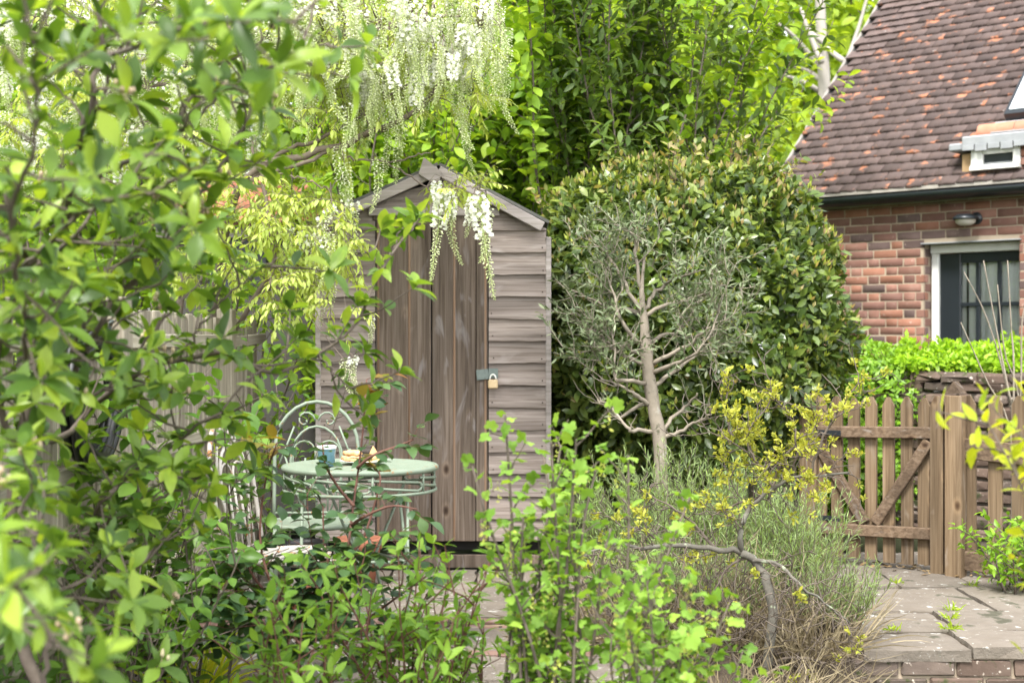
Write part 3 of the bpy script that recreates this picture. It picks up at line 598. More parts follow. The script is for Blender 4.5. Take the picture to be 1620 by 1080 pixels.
# roof window, ridge tile, dormer at the eaves
def roofhit(u, v, h=0.0):
    d = np.array([(u - 810) / F, 1, -(v - 540) / F]); o = np.array([0, 0, CAMZ]); q = Rf(0, 0, h); t = ((q - o) @ RNM) / (d @ RNM); p = o + d * t; rel = p - Rf(0, 0, h); return rel @ D, rel @ SLP
def roofbox(name, s0, s1, t0, t1, h0, h1, mat, parent=house, ch=.004):
    mb = MB(); box(mb, Rf((s0 + s1) / 2, (t0 + t1) / 2, (h0 + h1) / 2), (s1 - s0, t1 - t0, h1 - h0), RT, ch); return part(name, mb, mat, parent)
s0, t0 = roofhit(1590, 188, .06); 
rw = roofbox('roof_window', s0, s0 + .8, t0, t0 + 1.0, .02, .11, M_black); roofbox('pane', s0 + .035, s0 + .77, t0 + .05, t0 + .96, .1, .122, M_skyrefl, rw)
roofbox('flashing', s0 - .09, s0 + .9, t0 - .16, t0 - .01, .03, .045, M_lead, rw)
s1, t1 = roofhit(1548, 204, .05); mb = MB(); rng = np.random.default_rng(3)
for k in range(3):
    th = np.linspace(-1.4, 1.4, 8); a = Rf(s1 + k * .33, t1, .0); rr = .075
    ring = lambda c: np.array([c + SLP * rr * math.sin(x) + RNM * rr * math.cos(x) for x in th]); v = np.vstack([ring(a), ring(a + D * .325)]); i = np.arange(7); mb = MB()
    mb.add(v, [np.stack([i, i + 1, i + 9, i + 8], -1)]); part('ridge_tile', mb, M_tile_o, roof, True)
s2, t2 = roofhit(1523, 240, .1); zd = Rf(0, t2, .1)
dorm = roofbox('dormer', s2 + .1, s2 + 1.6, .10, t2 + .02, .02, .07, M_lead)
base = Rf(s2 + .12, .06, .06); wdt = 1.5
def dbox(name, x0, x1, z0, z1, y0, y1, mat, parent=dorm, ch=.004):
    c = base + D * ((x0 + x1) / 2) + NN * ((y0 + y1) / 2) + UP * ((z0 + z1) / 2); mb = MB(); box(mb, c, (x1 - x0, y1 - y0, z1 - z0), RH, ch); return part(name, mb, mat, parent)
hD = .185
dbox('frame', 0, .10, 0, hD, 0, .3, M_white); dbox('frame', .36, .42, 0, hD, 0, .3, M_white); dbox('frame', .10, .36, hD - .07, hD, 0, .3, M_white); dbox('sill', .0, .42, -.02, .02, -.03, .3, M_white)
dbox('pane', .10, .36, .02, hD - .07, .03, .05, M_black)
for r_ in range(4): dbox('brick', .423, .64, .0 + r_ * .07, .062 + r_ * .07, .01, .3, B_RED[0 if r_ % 2 else 3])
dbox('cheek', -.09, -.0, -.02, hD - .05, .03, .3, noisemat('ochre_board', [(.3, .19, .09), (.42, .29, .16)], (10, 10, 10), 4, .8, .2))
ld = dbox('lead_roof', -.06, 1.5, hD, hD + .085, -.05, .5, M_lead, dorm, .012)
for k in range(7): dbox('lead_scallop', -.05 + k * .11, .05 + k * .11, hD - .035 - .012 * (k % 2), hD + .01, -.056, -.048, M_lead, ld, .002)
dbox('lead_corner', -.18, -.06, hD - .03, hD + .035, -.04, .2, M_lead, ld, .012)
# ------------------------------------------------------------------ old garden wall behind the gate
rng = np.random.default_rng(31)
GD = nrm(np.array([1.0, -.98, 0])); GN = np.array([-GD[1], GD[0], 0]); GW0 = np.array([1.95, 9.95, 0]); RG = frame(GD, None, UP)
gw = thing('garden_wall', 'low old mossy brick garden wall behind the picket gate', 'wall', GW0 + GD * 1.6)
def Gw(s, z, dep=0.0): return GW0 + GD * s + GN * dep + UP * z
mb = MB(); box(mb, Gw(1.7, .41, .11), (3.4, .19, .96), RG); part('mortar_core', mb, noisemat('dark_mortar', [(.06, .05, .035), (.12, .10, .08), (.17, .15, .12)], (14, 14, 14), 6, .95, .5), gw)
for r_ in range(13):
    s = -.1 * (r_ % 2); z = .005 + r_ * .077
    while s < 3.4:
        wd = .213 if rng.random() < .8 else .1
        mb = MB(); v, f = cbox(wd, .10 + (.02 if r_ == 12 else 0), .064, .012); v = v + rng.normal(size=v.shape) * .005
        mb.add((v @ RG.T) + Gw(s + wd / 2, z, .04 + rng.normal() * .008), f); part('brick', mb, B_OLD[int(rng.random() * 2)], gw); s += wd + .013
for k in range(15):
    mb = MB(); v, f = cbox(.22, .25, .075, .02); v = v + rng.normal(size=v.shape) * .008; mb.add((v @ RG.T) + Gw(.11 + k * .228, .985 + rng.normal() * .006, .1), f); part('coping_brick', mb, B_OLD[k % 2], gw)
# ------------------------------------------------------------------ picket gate, posts, fence panel
GA_, GB_ = np.array([1.66, 7.93, 0]), np.array([2.225, 7.50, 0]); gd = nrm(GB_ - GA_); gn = np.array([gd[1], -gd[0], 0]); gn = gn if gn[1] < 0 else -gn; Rg = frame(gd, None, UP)   # gn points to the camera
def gp(u, z, off=0.0):
    """point on the gate plane seen at photo column u"""
    k = (u - 810) / F; o = GA_ + gn * off; s = (k * o[1] - o[0]) / (gd[0] - k * gd[1]); p = o + gd * s; p[2] = z; return p
def gz(u, v): p = gp(u, 0); return CAMZ - (v - 540) / F * p[1]
def picket(root, c, wd, th, z0, z1, R, mat, point=.045, name='picket', flat=.25):
    h = wd / 2; t = th / 2; pr = [(-h, z0), (h, z0), (h, z1 - point), (h * flat, z1), (-h * flat, z1), (-h, z1 - point)]
    v = np.array([[x, -t, z] for x, z in pr] + [[x, t, z] for x, z in pr]); v[:, 0] += v[:, 2] * rng.normal() * .004; v = v @ R.T + np.array([c[0], c[1], 0])
    mb = MB(); mb.add(v, [[[0, 1, 2, 3, 4, 5]], [[11, 10, 9, 8, 7, 6]], [[i, i + 6, (i + 1) % 6 + 6, (i + 1) % 6] for i in range(6)]]); return part(name, mb, mat, root)
gate = thing('picket_gate', 'weathered wooden picket gate with crossed diagonal braces', 'gate', (GA_ + GB_) / 2)
for u in (1299, 1325, 1352, 1378, 1407, 1436, 1462):
    picket(gate, gp(u, 0), .064, .018, .03 + rng.random() * .012, gz(u, 627) + rng.normal() * .004, Rg, M_gate_v)
for (v0, v1, z) in ((682, 684, 'top'), (838, 843, 'low')):
    a, b = gp(1291, 0, .028), gp(1475, 0, .028); a[2] = gz(1300, v0 - 4 if z == 'low' else v0); b[2] = gz(1475, v1); mb = MB(); beam(mb, a, b, .062, .036, ch=.005); part('rail', mb, M_gate_h, gate)
for (ua, va, ub, vb) in ((1294, 700, 1368, 826), (1470, 697, 1384, 826)):
    a, b = gp(ua, 0, .026), gp(ub, 0, .026); a[2] = gz(ua, va); b[2] = gz(ub, vb); mb = MB(); beam(mb, a, b, .06, .03, ch=.004); part('brace', mb, M_gate_h, gate)
for zz in (.25, .72):
    mb = MB(); beam(mb, gp(1290, zz, .05), gp(1330, zz, .05), .028, .005, ch=.001); part('hinge', mb, M_black, gate)
def post(name, label, u, wd, ztop, group=None, off=.0, rough=None):
    c = gp(u, 0, off); r = thing(name, label, 'post', c, group)
    mb = MB(); box(mb, (c[0], c[1], ztop / 2 - .06), (wd, wd, ztop - .05 + .06), Rg, .005); sh = part('shaft', mb, M_gate_v, r)
    h = wd / 2; zt = ztop - .06 + .025; q = np.array([[-h, -h, 0], [h, -h, 0], [h, h, 0], [-h, h, 0], [0, -h * .9, .062], [0, h * .9, .062]]) ; mb = MB()
    mb.add(q @ Rg.T + [c[0], c[1], zt - .01], [[[0, 1, 4], [2, 3, 5]], [[1, 2, 5, 4], [3, 0, 4, 5]]]); part('cap', mb, M_gate_h, r); return r
post('gate_post', 'thick square wooden gate post with pitched top beside the picket gate latch side', 1512, .088, gz(1512, 608), off=.035)
sp_ = thing('gate_stop', 'slim pointed wooden stop batten between the gate and the thick post', 'batten', gp(1484, 0, .03)); picket(sp_, gp(1484, 0, .03), .068, .045, .0, gz(1484, 626), Rg, M_gate_v, name='batten')
post('gate_post', 'dark wooden hinge post of the picket gate beside the hedge', 1283, .10, gz(1283, 622), off=.0)
pf_ = thing('picket_fence', 'short picket fence panel with wide bottom board right of the gate post', 'fence', gp(1580, 0, -.02))
for u in (1534, 1575, 1613, 1652, 1690): picket(pf_, gp(u, 0, -.02), .072, .018, .06, gz(u, 626), Rg, M_gate_v)
for (v0, v1, wd) in ((708, 716, .105), (885, 894, .10)):
    a, b = gp(1521, 0, .01), gp(1720, 0, .01); a[2] = gz(1521, v0); b[2] = gz(1720, v1 + 14); mb = MB(); beam(mb, a, b, wd, .03, ch=.004); part('rail', mb, M_gate_h, pf_)
# ------------------------------------------------------------------ long fence on the left
FX = -1.44; ftop = 1.34
lf = thing('panel_fence', 'long weathered upright slat fence along the left of the patio', 'fence', (FX, 5.8, 0)); RF = np.array([[0, -1, 0], [1, 0, 0], [0, 0, 1.0]]); ys = np.arange(3.2, 8.1, .098)
for i, y in enumerate(ys):
    mb = MB(); v, f = cbox(.016, .085, ftop - .02 + rng.normal() * .012, .003); v[:, 1] += v[:, 2] * rng.normal() * .006; v[:, 0] += v[:, 2] * rng.normal() * .004
    mb.add(v + [FX - .01 * (i % 2), y, ftop / 2 + .01], f); part('slat', mb, M_fence_v, lf)
for (z, dy) in ((1.22, 0), (.78, 0), (.30, 0)):
    for (a, b) in ((3.2, 5.05), (5.15, 6.98), (7.06, 8.1)):
        mb = MB(); beam(mb, (FX + .024, a, z + rng.normal() * .012), (FX + .024, b, z + rng.normal() * .012), .055, .03, ch=.004); part('rail', mb, M_fence_h, lf)
for y in (5.1, 7.02):
    mb = MB(); box(mb, (FX + .03, y, .68), (.075, .11, 1.40), None, .005); part('post', mb, M_fence_v, lf)
# black hose coil hanging on the fence
hc = P(72, 622, 4.55); hc[0] = FX + .10; ho = thing('hose_coil', 'coil of thick black hose hanging on the left slat fence', 'hose', hc)
for k in range(9):
    rr = .235 - .012 * (k % 4) + rng.normal() * .004; th = np.linspace(0, 2 * math.pi, 30); xo = .02 * (k // 3) - .02
    mb = MB(); tube(mb, [hc + [xo + .006 * math.sin(3 * a + k), rr * math.cos(a) * (1 + .03 * math.sin(k)), rr * .95 * math.sin(a) - .01 * k / 4] for a in th], .0125, 7, cap=False); part('loop', mb, M_rubber, ho, True)
mb = MB(); tube(mb, [hc + [-.10, 0, .2], hc + [.05, 0, .2], hc + [.06, 0, .235]], .009, 6); part('hook', mb, M_steel, ho, True)
# back fence between shed and hedge
bf = thing('back_fence', 'dark mossy picket fence in the gap between shed and hedge', 'fence', (.5, 8.75, 0)); M_mossw = woodmat('mossy_timber', [(.06, .055, .03), (.10, .09, .05), (.14, .125, .075), (.18, .16, .10)], 2, knots=False)
for k in range(14): picket(bf, np.array([.22 + k * .115, 8.75, 0]), .06, .02, .03, .80, np.eye(3), M_mossw)
for z in (.56, .2): mb = MB(); beam(mb, (.15, 8.72, z), (1.8, 8.72, z), .075, .03); part('rail', mb, M_mossw, bf)
# ------------------------------------------------------------------ bistro table
TC = P(570, 733, 5.6); TC[2] = .735; tab = thing('bistro_table', 'round pale green wrought iron bistro table with looped apron', 'table', (TC[0], TC[1], 0))
def circ(c, r, n=40): th = np.linspace(0, 2 * math.pi, n + 1); return np.array([[c[0] + r * math.cos(a), c[1] + r * math.sin(a), c[2]] for a in th])
mb = MB(); tube(mb, circ(TC - [0, 0, .009], .298, 48), .0115, 8, cap=False); part('rim', mb, M_green_iron, tab, True)
for k in range(17):                                                               # slatted top
    y = -.28 + k * .035; hw = math.sqrt(.291 ** 2 - y * y); mb = MB(); beam(mb, TC + [-hw, y, -.004], TC + [hw, y, -.004], .008, .029, ch=.002); part('slat', mb, M_green_iron, tab)
mb = MB(); tube(mb, circ(TC - [0, 0, .095], .297, 48), .0065, 6, cap=False); part('apron_ring', mb, M_green_iron, tab, True)
for k in range(8):                                                                # long pointed loops between rim and ring
    a0 = k * math.pi / 4 + .2; mb = MB(); pts = []
    for t in np.linspace(0, 1, 26):
        if t < .4: q = t / .4; a = a0 + .74 * q; z = -.035 - .012 * q * 1.4
        elif t < .6: q = (t - .4) / .2; an = math.pi * q; a = a0 + .74 + .085 * math.sin(an); z = -.052 - .032 * (1 - math.cos(an)) / 2
        else: q = (t - .6) / .4; a = a0 + .74 * (1 - q); z = -.084 + .022 * q
        pts.append([TC[0] + .294 * math.cos(a), TC[1] + .294 * math.sin(a), TC[2] + z])
    tube(mb, pts, .0055, 6); part('apron_loop', mb, M_green_iron, tab, True)
    a = a0 + .06; mb = MB(); tube(mb, [[TC[0] + .297 * math.cos(a), TC[1] + .297 * math.sin(a), TC[2] - .02], [TC[0] + .297 * math.cos(a), TC[1] + .297 * math.sin(a), TC[2] - .095]], .005, 6); part('apron_strut', mb, M_green_iron, tab, True)
for (p0, p1) in (((.20, -.19, .645), (.205, -.235, .0)), ((.165, -.17, .645), (.208, -.228, .34)), ((-.20, -.19, .645), (-.205, -.235, .0)), ((.16, .16, .645), (-.10, .20, .0)), ((-.16, .19, .645), (.10, .23, .0)), ((.0, -.13, .645), (.11, -.03, .15))):
    mb = MB(); tube(mb, [np.array([TC[0] + p0[0], TC[1] + p0[1], p0[2]]), np.array([TC[0] + p1[0], TC[1] + p1[1], p1[2] + .008])], .0062, 7); part('leg', mb, M_green_iron, tab, True)
for (p0, p1) in (((-.203, -.215, .385), (.203, -.215, .385)), ((-.10, .2, .17), (.10, .2, .17)), ((-.12, -.03, .155), (.115, -.03, .155)), ((.203, -.215, .385), (.05, .18, .36)), ((-.203, -.215, .385), (-.02, .18, .36))):
    mb = MB(); tube(mb, [np.array([TC[0] + p0[0], TC[1] + p0[1], p0[2]]), np.array([TC[0] + p1[0], TC[1] + p1[1], p1[2]])], .0065, 6); part('stretcher', mb, M_green_iron, tab, True)
zt = TC[2] + .002
# mug, plate, pastries
mc = P(517, 737, 5.5); mc[2] = zt; mug = thing('mug', 'blue ceramic mug with white rim on the bistro table', 'mug', mc)
mb = MB(); lathe(mb, [[0, .002], [.027, .002], [.0295, .006], [.036, .066], [.0365, .0745]], mc, 28); part('body', mb, M_ceramic, mug, True)
mb = MB(); lathe(mb, [[.0372, .070], [.0380, .078], [.0372, .080], [.034, .079], [.030, .02], [0, .015]], mc, 28); part('rim', mb, M_china, mug, True)
mb = MB(); tube(mb, smooth_path([mc + [.006, .034, .058], mc + [.010, .058, .060], mc + [.010, .060, .035], mc + [.006, .031, .020]], 12), .0055, 6); part('handle', mb, M_ceramic, mug, True)
pc = P(572, 730, 5.62); pc[2] = zt; pt = solo('plate', lathe(MB(), [[0, .003], [.045, .003], [.085, .012], [.087, .0145], [.083, .0145], [.045, .007], [0, .007]], pc, 32), M_china, 'small white plate under pastries on the bistro table', 'plate', pc, smooth=True)
def lump(c, r, rng, n=14):
    th = np.linspace(0, math.pi, n); ph = np.arange(n * 2) / (n * 2) * 2 * math.pi; V = []
    for a in th:
        for b in ph:
            q = 1 + .10 * math.sin(5 * b + 3 * a) + .07 * math.sin(9 * b - 4 * a); V.append([r[0] * math.sin(a) * math.cos(b) * q, r[1] * math.sin(a) * math.sin(b) * q, r[2] * math.copysign(abs(math.cos(a)) ** .7, math.cos(a)) * q])
    m = n * 2; i = np.arange(n - 1)[:, None] * m; j = np.arange(m)[None]; j2 = (j + 1) % m; return np.array(V) + c, [np.stack([i + j, i + m + j, i + m + j2, i + j2], -1).reshape(-1, 4)]
mb = MB(); mb.add(*lump(pc + [-.035, -.02, .024], (.04, .032, .013), rng)); mb.add(*lump(pc + [-.033, -.018, .044], (.037, .03, .011), rng)); solo('bun', mb, M_crust, 'split golden bun lying on the white plate', 'bun', pc + [-.035, -.02, .008], smooth=True)
mb = MB(); tri = np.array([[-.012, 0, 0], [.05, 0, .004], [.014, 0, .062]]); v = np.vstack([tri + [.0, -.014, .008], tri + [0, .016, .008]]); mb.add(v + pc + [.03, .01, 0], [[[0, 1, 2], [5, 4, 3]], [[0, 3, 4, 1], [1, 4, 5, 2], [2, 5, 3, 0]]]); solo('toast', mb, M_crust, 'triangle of toast leaning upright on the white plate', 'toast', pc + [.04, .01, .008])
# ------------------------------------------------------------------ chairs
def T2(R, o): return lambda x, y, z: np.asarray(o) + R @ np.array([x, y, z], float)
def chair(name, label, o, rot, mat, folding, seat_solid):
    """o: ground point under the seat centre; local +y is the chair's back"""
    R = np.array([[math.cos(rot), -math.sin(rot), 0], [math.sin(rot), math.cos(rot), 0], [0, 0, 1.0]]); t = T2(R, o); r = thing(name, label, 'chair', o)
    bw = .185; by = .20; tilt = .16
    B = lambda x, z: t(x, by + (z - .44) * tilt, z)
    def rod(nm, pts, rr=.007, parent=r): mb = MB(); tube(mb, pts, rr, 7); return part(nm, mb, mat, parent, True)
    arch = [B(-bw, .40), B(-bw, .55), B(-bw, .70)] + [B(-bw * math.cos(a), .74 + .21 * math.sin(a)) for a in np.linspace(.0, math.pi, 13)] + [B(bw, .70), B(bw, .55), B(bw, .40)]
    back = rod('backrest', arch, .0085)
    inner = [B(-.105, .46), B(-.11, .64)] + [B(-.115 * math.cos(a), .69 + .15 * math.sin(a)) for a in np.linspace(0, math.pi, 11)] + [B(.11, .64), B(.105, .46)]
    rod('inner_arch', inner, .006, back)
    for sx in (-1, 1):
        sp_ = [B(sx * (.052 - (.046 - .0035 * k) * math.cos(k * .55)), .865 + (.046 - .0035 * k) * math.sin(k * .55) * 1.0) for k in range(13)]
        rod('scroll', sp_, .0045, back); rod('small_arch', [B(sx * .006, .70)] + [B(sx * (.055 - .05 * math.cos(a)), .72 + .055 * math.sin(a)) for a in np.linspace(0, math.pi, 9)] + [B(sx * .105, .62)], .0045, back)
        rod('diagonal', [B(sx * .06, .46), B(sx * .15, .74)], .0045, back); rod('diagonal', [B(sx * .10, .84), B(sx * .17, .66)], .0045, back)
    for x in (-.05, 0, .05): rod('spindle', [B(x, .46), B(x, .70)], .0045, back)
    rod('back_rail', [B(-bw, .46), B(bw, .46)], .0065, back)
    th = np.linspace(0, 2 * math.pi, 33); ring = np.array([t(.195 * math.cos(a), .19 * math.sin(a), .44) for a in th]); mb = MB(); tube(mb, ring, .0115, 7, cap=False); seat = part('seat', mb, mat, r, True)
    for k in range(11):
        y = -.165 + k * .033; hw = math.sqrt(max(.0, .19 ** 2 - y * y)) if abs(y) < .19 else 0
        mb = MB(); beam(mb, t(-hw, y, .442), t(hw, y, .442), .005, .022 if seat_solid else .012, ch=.001); part('seat_slat', mb, mat, seat)
    if folding:
        for sx in (-1, 1):
            mb = MB(); beam(mb, t(sx * .17, -.15, .43), t(sx * .17, .24, .0), .022, .008, up=R @ np.array([1, 0, 0.0]) * 0 + np.array([0, 0, 1.0]), ch=.001); part('leg', mb, mat, r)
            mb = MB(); beam(mb, t(sx * .185, .19, .43), t(sx * .185, -.20, .0), .022, .008, ch=.001); part('leg', mb, mat, r)
        for (y, z) in ((.18, .06), (-.15, .055), (.03, .225)): rod('stretcher', [t(-.185, y, z), t(.185, y, z)], .006)
    else:
        for sx in (-1, 1):
            rod('leg', smooth_path([t(sx * .16, -.13, .435), t(sx * .18, -.16, .2), t(sx * .195, -.185, .008)], 8), .009); rod('leg', smooth_path([t(sx * .175, by - .005, .435), t(sx * .18, by + .03, .2), t(sx * .19, by + .06, .008)], 8), .009)
            rod('stretcher', [t(sx * .178, -.15, .25), t(sx * .18, by + .02, .25)], .006)
        rod('stretcher', [t(-.178, .03, .25), t(.178, .03, .25)], .006)
    return r
cg = P(498, 836, 6.12); cg[2] = 0; chair('garden_chair', 'pale green iron chair with scrolled arched back behind the table', cg, rad(6), M_green_iron, False, False)
cw = P(468, 868, 5.18); cw[2] = 0; chair('garden_chair', 'rusty white folding iron chair beside the fence facing the table', cw, rad(78), M_white_iron, True, True)
# ------------------------------------------------------------------ pots
def pot(label, u, v, Y, r, h, mat, name='flower_pot'):
    c = P(u, v, Y); c[2] = 0.0; o = thing(name, label, 'pot', c)
    mb = MB(); lathe(mb, [[0, .004], [r * .68, .004], [r * .92, h * .78], [r * .90, h * .8]], c, 28); part('body', mb, mat, o, True)
    mb = MB(); lathe(mb, [[r * .91, h * .76], [r, h * .77], [r * 1.02, h * .98], [r * .98, h], [r * .88, h], [r * .86, h * .86]], c, 28); part('rim', mb, mat, o, True)
    mb = MB(); lathe(mb, [[r * .87, h * .88], [r * .4, h * .90], [0, h * .89]], c, 20); part('soil', mb, M_soil, o, True); return o, c
pot('terracotta flower pot standing behind the bistro table near the shed', 567, 915, 7.15, .12, .235, M_terra)
pot('black plastic plant pot behind the green chair', 478, 900, 7.25, .13, .20, M_rubber)
pot('small terracotta pot under the white folding chair', 470, 955, 6.3, .075, .13, M_terra)
# ------------------------------------------------------------------ neighbour's outbuilding behind the fence
nb = thing('outbuilding', 'low outbuilding with orange clay tile roof behind the fence and wisteria', 'outbuilding', (-1.75, 10.6, 0))
def nbx(nm, c, s, mat, parent=nb): mb = MB(); box(mb, c, s, None, .004); return part(nm, mb, mat, parent)
nwall = nbx('wall', (-1.78, 10.6, .98), (1.1, 1.8, 1.96), plain('dark_creosote_boards', (.05, .045, .04), .8)); nbx('window', (-1.88, 9.69, 1.74), (.42, .03, .36), M_black); nbx('fascia', (-1.78, 9.62, 1.97), (1.25, .03, .10), M_barge)
nroof = None; mb = MB(); q = np.array([[-2.42, 9.55, 2.0], [-1.15, 9.55, 2.0], [-1.15, 10.6, 2.35], [-2.42, 10.6, 2.35], [-2.42, 11.65, 2.0], [-1.15, 11.65, 2.0]]); mb.add(q, [[[0, 1, 2, 3], [3, 2, 5, 4]], [[1, 5, 2], [0, 3, 4]]]); nroof = part('roof', mb, M_tile_o, nb)
sl_ = nrm(np.array([0, 1.05, .35])); Rn = frame([1, 0, 0], None, np.cross([1, 0, 0], sl_)); tm = MB(); xs = np.linspace(-.1, .1, 7); V = []
for x in xs: zz = .035 * math.cos(x * 31); V += [[x, 0, .03 + zz], [x, .34, .012 + zz], [x, 0, .016 + zz]]
Q = []
for i in range(6): a = i * 3; b = a + 3; Q += [[a, b, b + 1, a + 1], [a + 2, b + 2, b, a]]
tm.add(np.array(V), [np.array(Q)]); tme = tm.mesh('tile'); tme.materials.append(M_tile_o)
for r_ in range(4):
    for k in range(6): inst('tile', tme, nroof, (Rn, np.array([-2.3 + k * .205, 9.55, 2.03]) + sl_ * (r_ * .27 - .03)))
# ================================================================== planting
L_HEDGE = leafmat('glossy_hedge_leaf', [(.028, .058, .014), (.046, .088, .018), (.072, .125, .024), (.11, .17, .034), (.17, .22, .045)], .28, .3, .45)
L_TIPS = leafmat('hedge_new_tips', [(.24, .32, .05), (.34, .40, .08), (.30, .34, .08), (.38, .26, .17), (.42, .36, .22)], .4, .45, .3)
L_BAY = leafmat('bay_leaf', [(.04, .085, .02), (.064, .125, .028), (.095, .17, .034), (.14, .22, .042)], .34, .38, .4)
L_BRIGHT = leafmat('bright_shrub_leaf', [(.08, .19, .012), (.13, .26, .018), (.19, .34, .024), (.28, .42, .035)], .45, .45, .35)
L_LIME = leafmat('lime_tree_leaf', [(.17, .28, .02), (.24, .36, .03), (.32, .44, .04), (.11, .20, .02)], .5, .5, .3)
L_APPLE = leafmat('apple_leaf', [(.028, .075, .014), (.06, .14, .02), (.105, .21, .026), (.16, .28, .034), (.25, .36, .04)], .42, .4, .4)
L_BOX = leafmat('box_leaf', [(.10, .24, .014), (.15, .32, .02), (.20, .40, .025), (.07, .17, .014)], .4, .4, .4)
L_WALLTOP = leafmat('fresh_hedge_leaf', [(.18, .36, .016), (.24, .44, .022), (.32, .52, .03), (.13, .28, .016)], .45, .4, .4)
L_OLIVE = leafmat('olive_leaf', [(.07, .10, .052), (.10, .14, .072), (.14, .18, .10), (.21, .24, .155)], .22, .5, .35, (1.1, 1.1, .7))
L_BERB = leafmat('yellow_berberis_leaf', [(.24, .27, .035), (.33, .345, .045), (.40, .39, .06), (.26, .32, .05)], .4, .5, .3)
L_LAV = leafmat('lavender_leaf', [(.12, .19, .08), (.17, .25, .105), (.23, .31, .15), (.17, .28, .06)], .3, .6, .2)
L_CURR = leafmat('currant_leaf', [(.09, .21, .028), (.13, .27, .036), (.17, .33, .05), (.24, .40, .055)], .4, .5, .3)
L_DEUT = leafmat('deutzia_leaf', [(.075, .18, .022), (.11, .25, .03), (.15, .31, .038), (.20, .36, .045)], .4, .5, .3)
L_ROSE = leafmat('rose_leaf', [(.022, .065, .028), (.035, .09, .038), (.05, .115, .045), (.075, .15, .04)], .28, .35, .45)
L_ROSEN = leafmat('young_rose_leaf', [(.15, .19, .025), (.19, .15, .025), (.20, .085, .03), (.13, .21, .03)], .45, .4, .4, (1.25, 1.0, .4))
L_LILAC = leafmat('broad_green_leaf', [(.045, .13, .02), (.065, .17, .026), (.095, .22, .032), (.14, .28, .038)], .4, .42, .4)
L_GOLD = leafmat('golden_green_leaf', [(.30, .38, .02), (.40, .46, .025), (.50, .52, .03), (.22, .33, .02)], .45, .45, .3)
L_WIST = leafmat('young_wisteria_leaf', [(.27, .36, .08), (.34, .43, .11), (.42, .50, .15), (.24, .33, .07)], .45, .5, .3)
L_FAR = leafmat('far_leaf', [(.10, .21, .016), (.16, .29, .022), (.23, .38, .03), (.32, .45, .04)], .45, .55, .25)
def flowermat():
    m, t, o = newmat('white_wisteria_flower'); L = t.links.new; at = N(t, 'ShaderNodeAttribute', attribute_name='rnd')
    rp = ramp(t, [(.88, .88, .83), (.82, .84, .66), (.70, .75, .44), (.54, .62, .26), (.30, .40, .11)], [0, .3, .55, .8, 1]); L(at.outputs['Fac'], rp.inputs[0])
    pb = N(t, 'ShaderNodeBsdfPrincipled', Roughness=.6); L(rp.outputs[0], pb.inputs['Base Color']); tr = t.nodes.new('ShaderNodeBsdfTranslucent'); L(rp.outputs[0], tr.inputs['Color'])
    ms = t.nodes.new('ShaderNodeMixShader'); ms.inputs[0].default_value = .35; L(pb.outputs[0], ms.inputs[1]); L(tr.outputs[0], ms.inputs[2]); L(ms.outputs[0], o.inputs['Surface']); return m
L_FLOWER = flowermat()
T_OVAL = leaf_t(.5, 2, .10, .12, .48); T_OVAL3 = leaf_t(.54, 4, .14, .22, .47, .12); T_NARROW = leaf_t(.27, 2, .08, .10, .5); T_LANCE = leaf_t(.40, 3, .12, .22, .38, .06)
T_NEEDLE = leaf_t(.10, 1, .05, .08, .45); T_BAYL = leaf_t(.36, 3, .12, .10, .5, .05); T_ROUND = leaf_t(.72, 4, .10, .18, .42, .14); T_CURR = lobed_t(); T_BIG = leaf_t(.6, 2, .12, .15, .5)
def hedge(root, c, half, z0, z1, n, T, mat, smin, smax, seed, nobj=0, rnd=3.2, lump_=.07, tips=None, ntips=0, crown='foliage', depth=.22, tilt=.55):
    """clipped hedge: leaves through the outer shell of a rounded block"""
    rng = np.random.default_rng(seed); hx, hy = half; hz = (z1 - z0) / 2; cz = (z0 + z1) / 2
    def shell(n, dmax):
        q = rand_unit(rng, n * 2); q = q / (np.abs(q) ** rnd).sum(1, keepdims=True) ** (1 / rnd)
        wgt = rng.random(len(q)) < np.where(q[:, 1] < .3, 1.0, .30); q = q[wgt][:n]
        nr = np.sign(q) * np.abs(q) ** (rnd - 1) / np.array([hx, hy, hz]); nr = nrm(nr); p = q * np.array([hx, hy, hz])
        lum = lump_ * (np.sin(p[:, 0] * 6.1 + p[:, 2] * 3) * np.sin(p[:, 2] * 7.3 + p[:, 1] * 4 + 1) + .6 * np.sin(p[:, 0] * 14 + 2) * np.sin(p[:, 2] * 13 + p[:, 1] * 9))
        dep = dmax * rng.random(len(p)) ** 1.6; p = p + nr * (lum - dep)[:, None]; return p + np.array([c[0], c[1], cz]), nr
    p, nr = shell(n, depth); k = len(p)
    d = nrm(nr * .55 + rand_unit(rng, k) * .95 + UP * .15); nn = nrm(nr * .9 + UP * tilt + rand_unit(rng, k) * .55); s = rng.uniform(smin, smax, k)
    co = emit(root, root, T, mat, p, d, nn, s, rng, nobj, crown=crown)
    if ntips:
        p, nr = shell(ntips, .0); k = len(p); q = rng.random(k) < np.clip((p[:, 2] - z0) / (z1 - z0) * 1.1, .12, 1); p, nr = p[q], nr[q]; k = len(p); P2, D2, N2 = [], [], []
        for j in range(4): P2.append(p + nr * .012); D2.append(nrm(nr * .5 + UP * .8 + rand_unit(rng, k) * .45)); N2.append(rand_unit(rng, k) + nr)
        emit(root, root, leaf_t(.38, 1, .1, .05), tips, np.vstack(P2), np.vstack(D2), np.vstack(N2), rng.uniform(.022, .052, k * 4), rng, crown='new_tips')
    return co
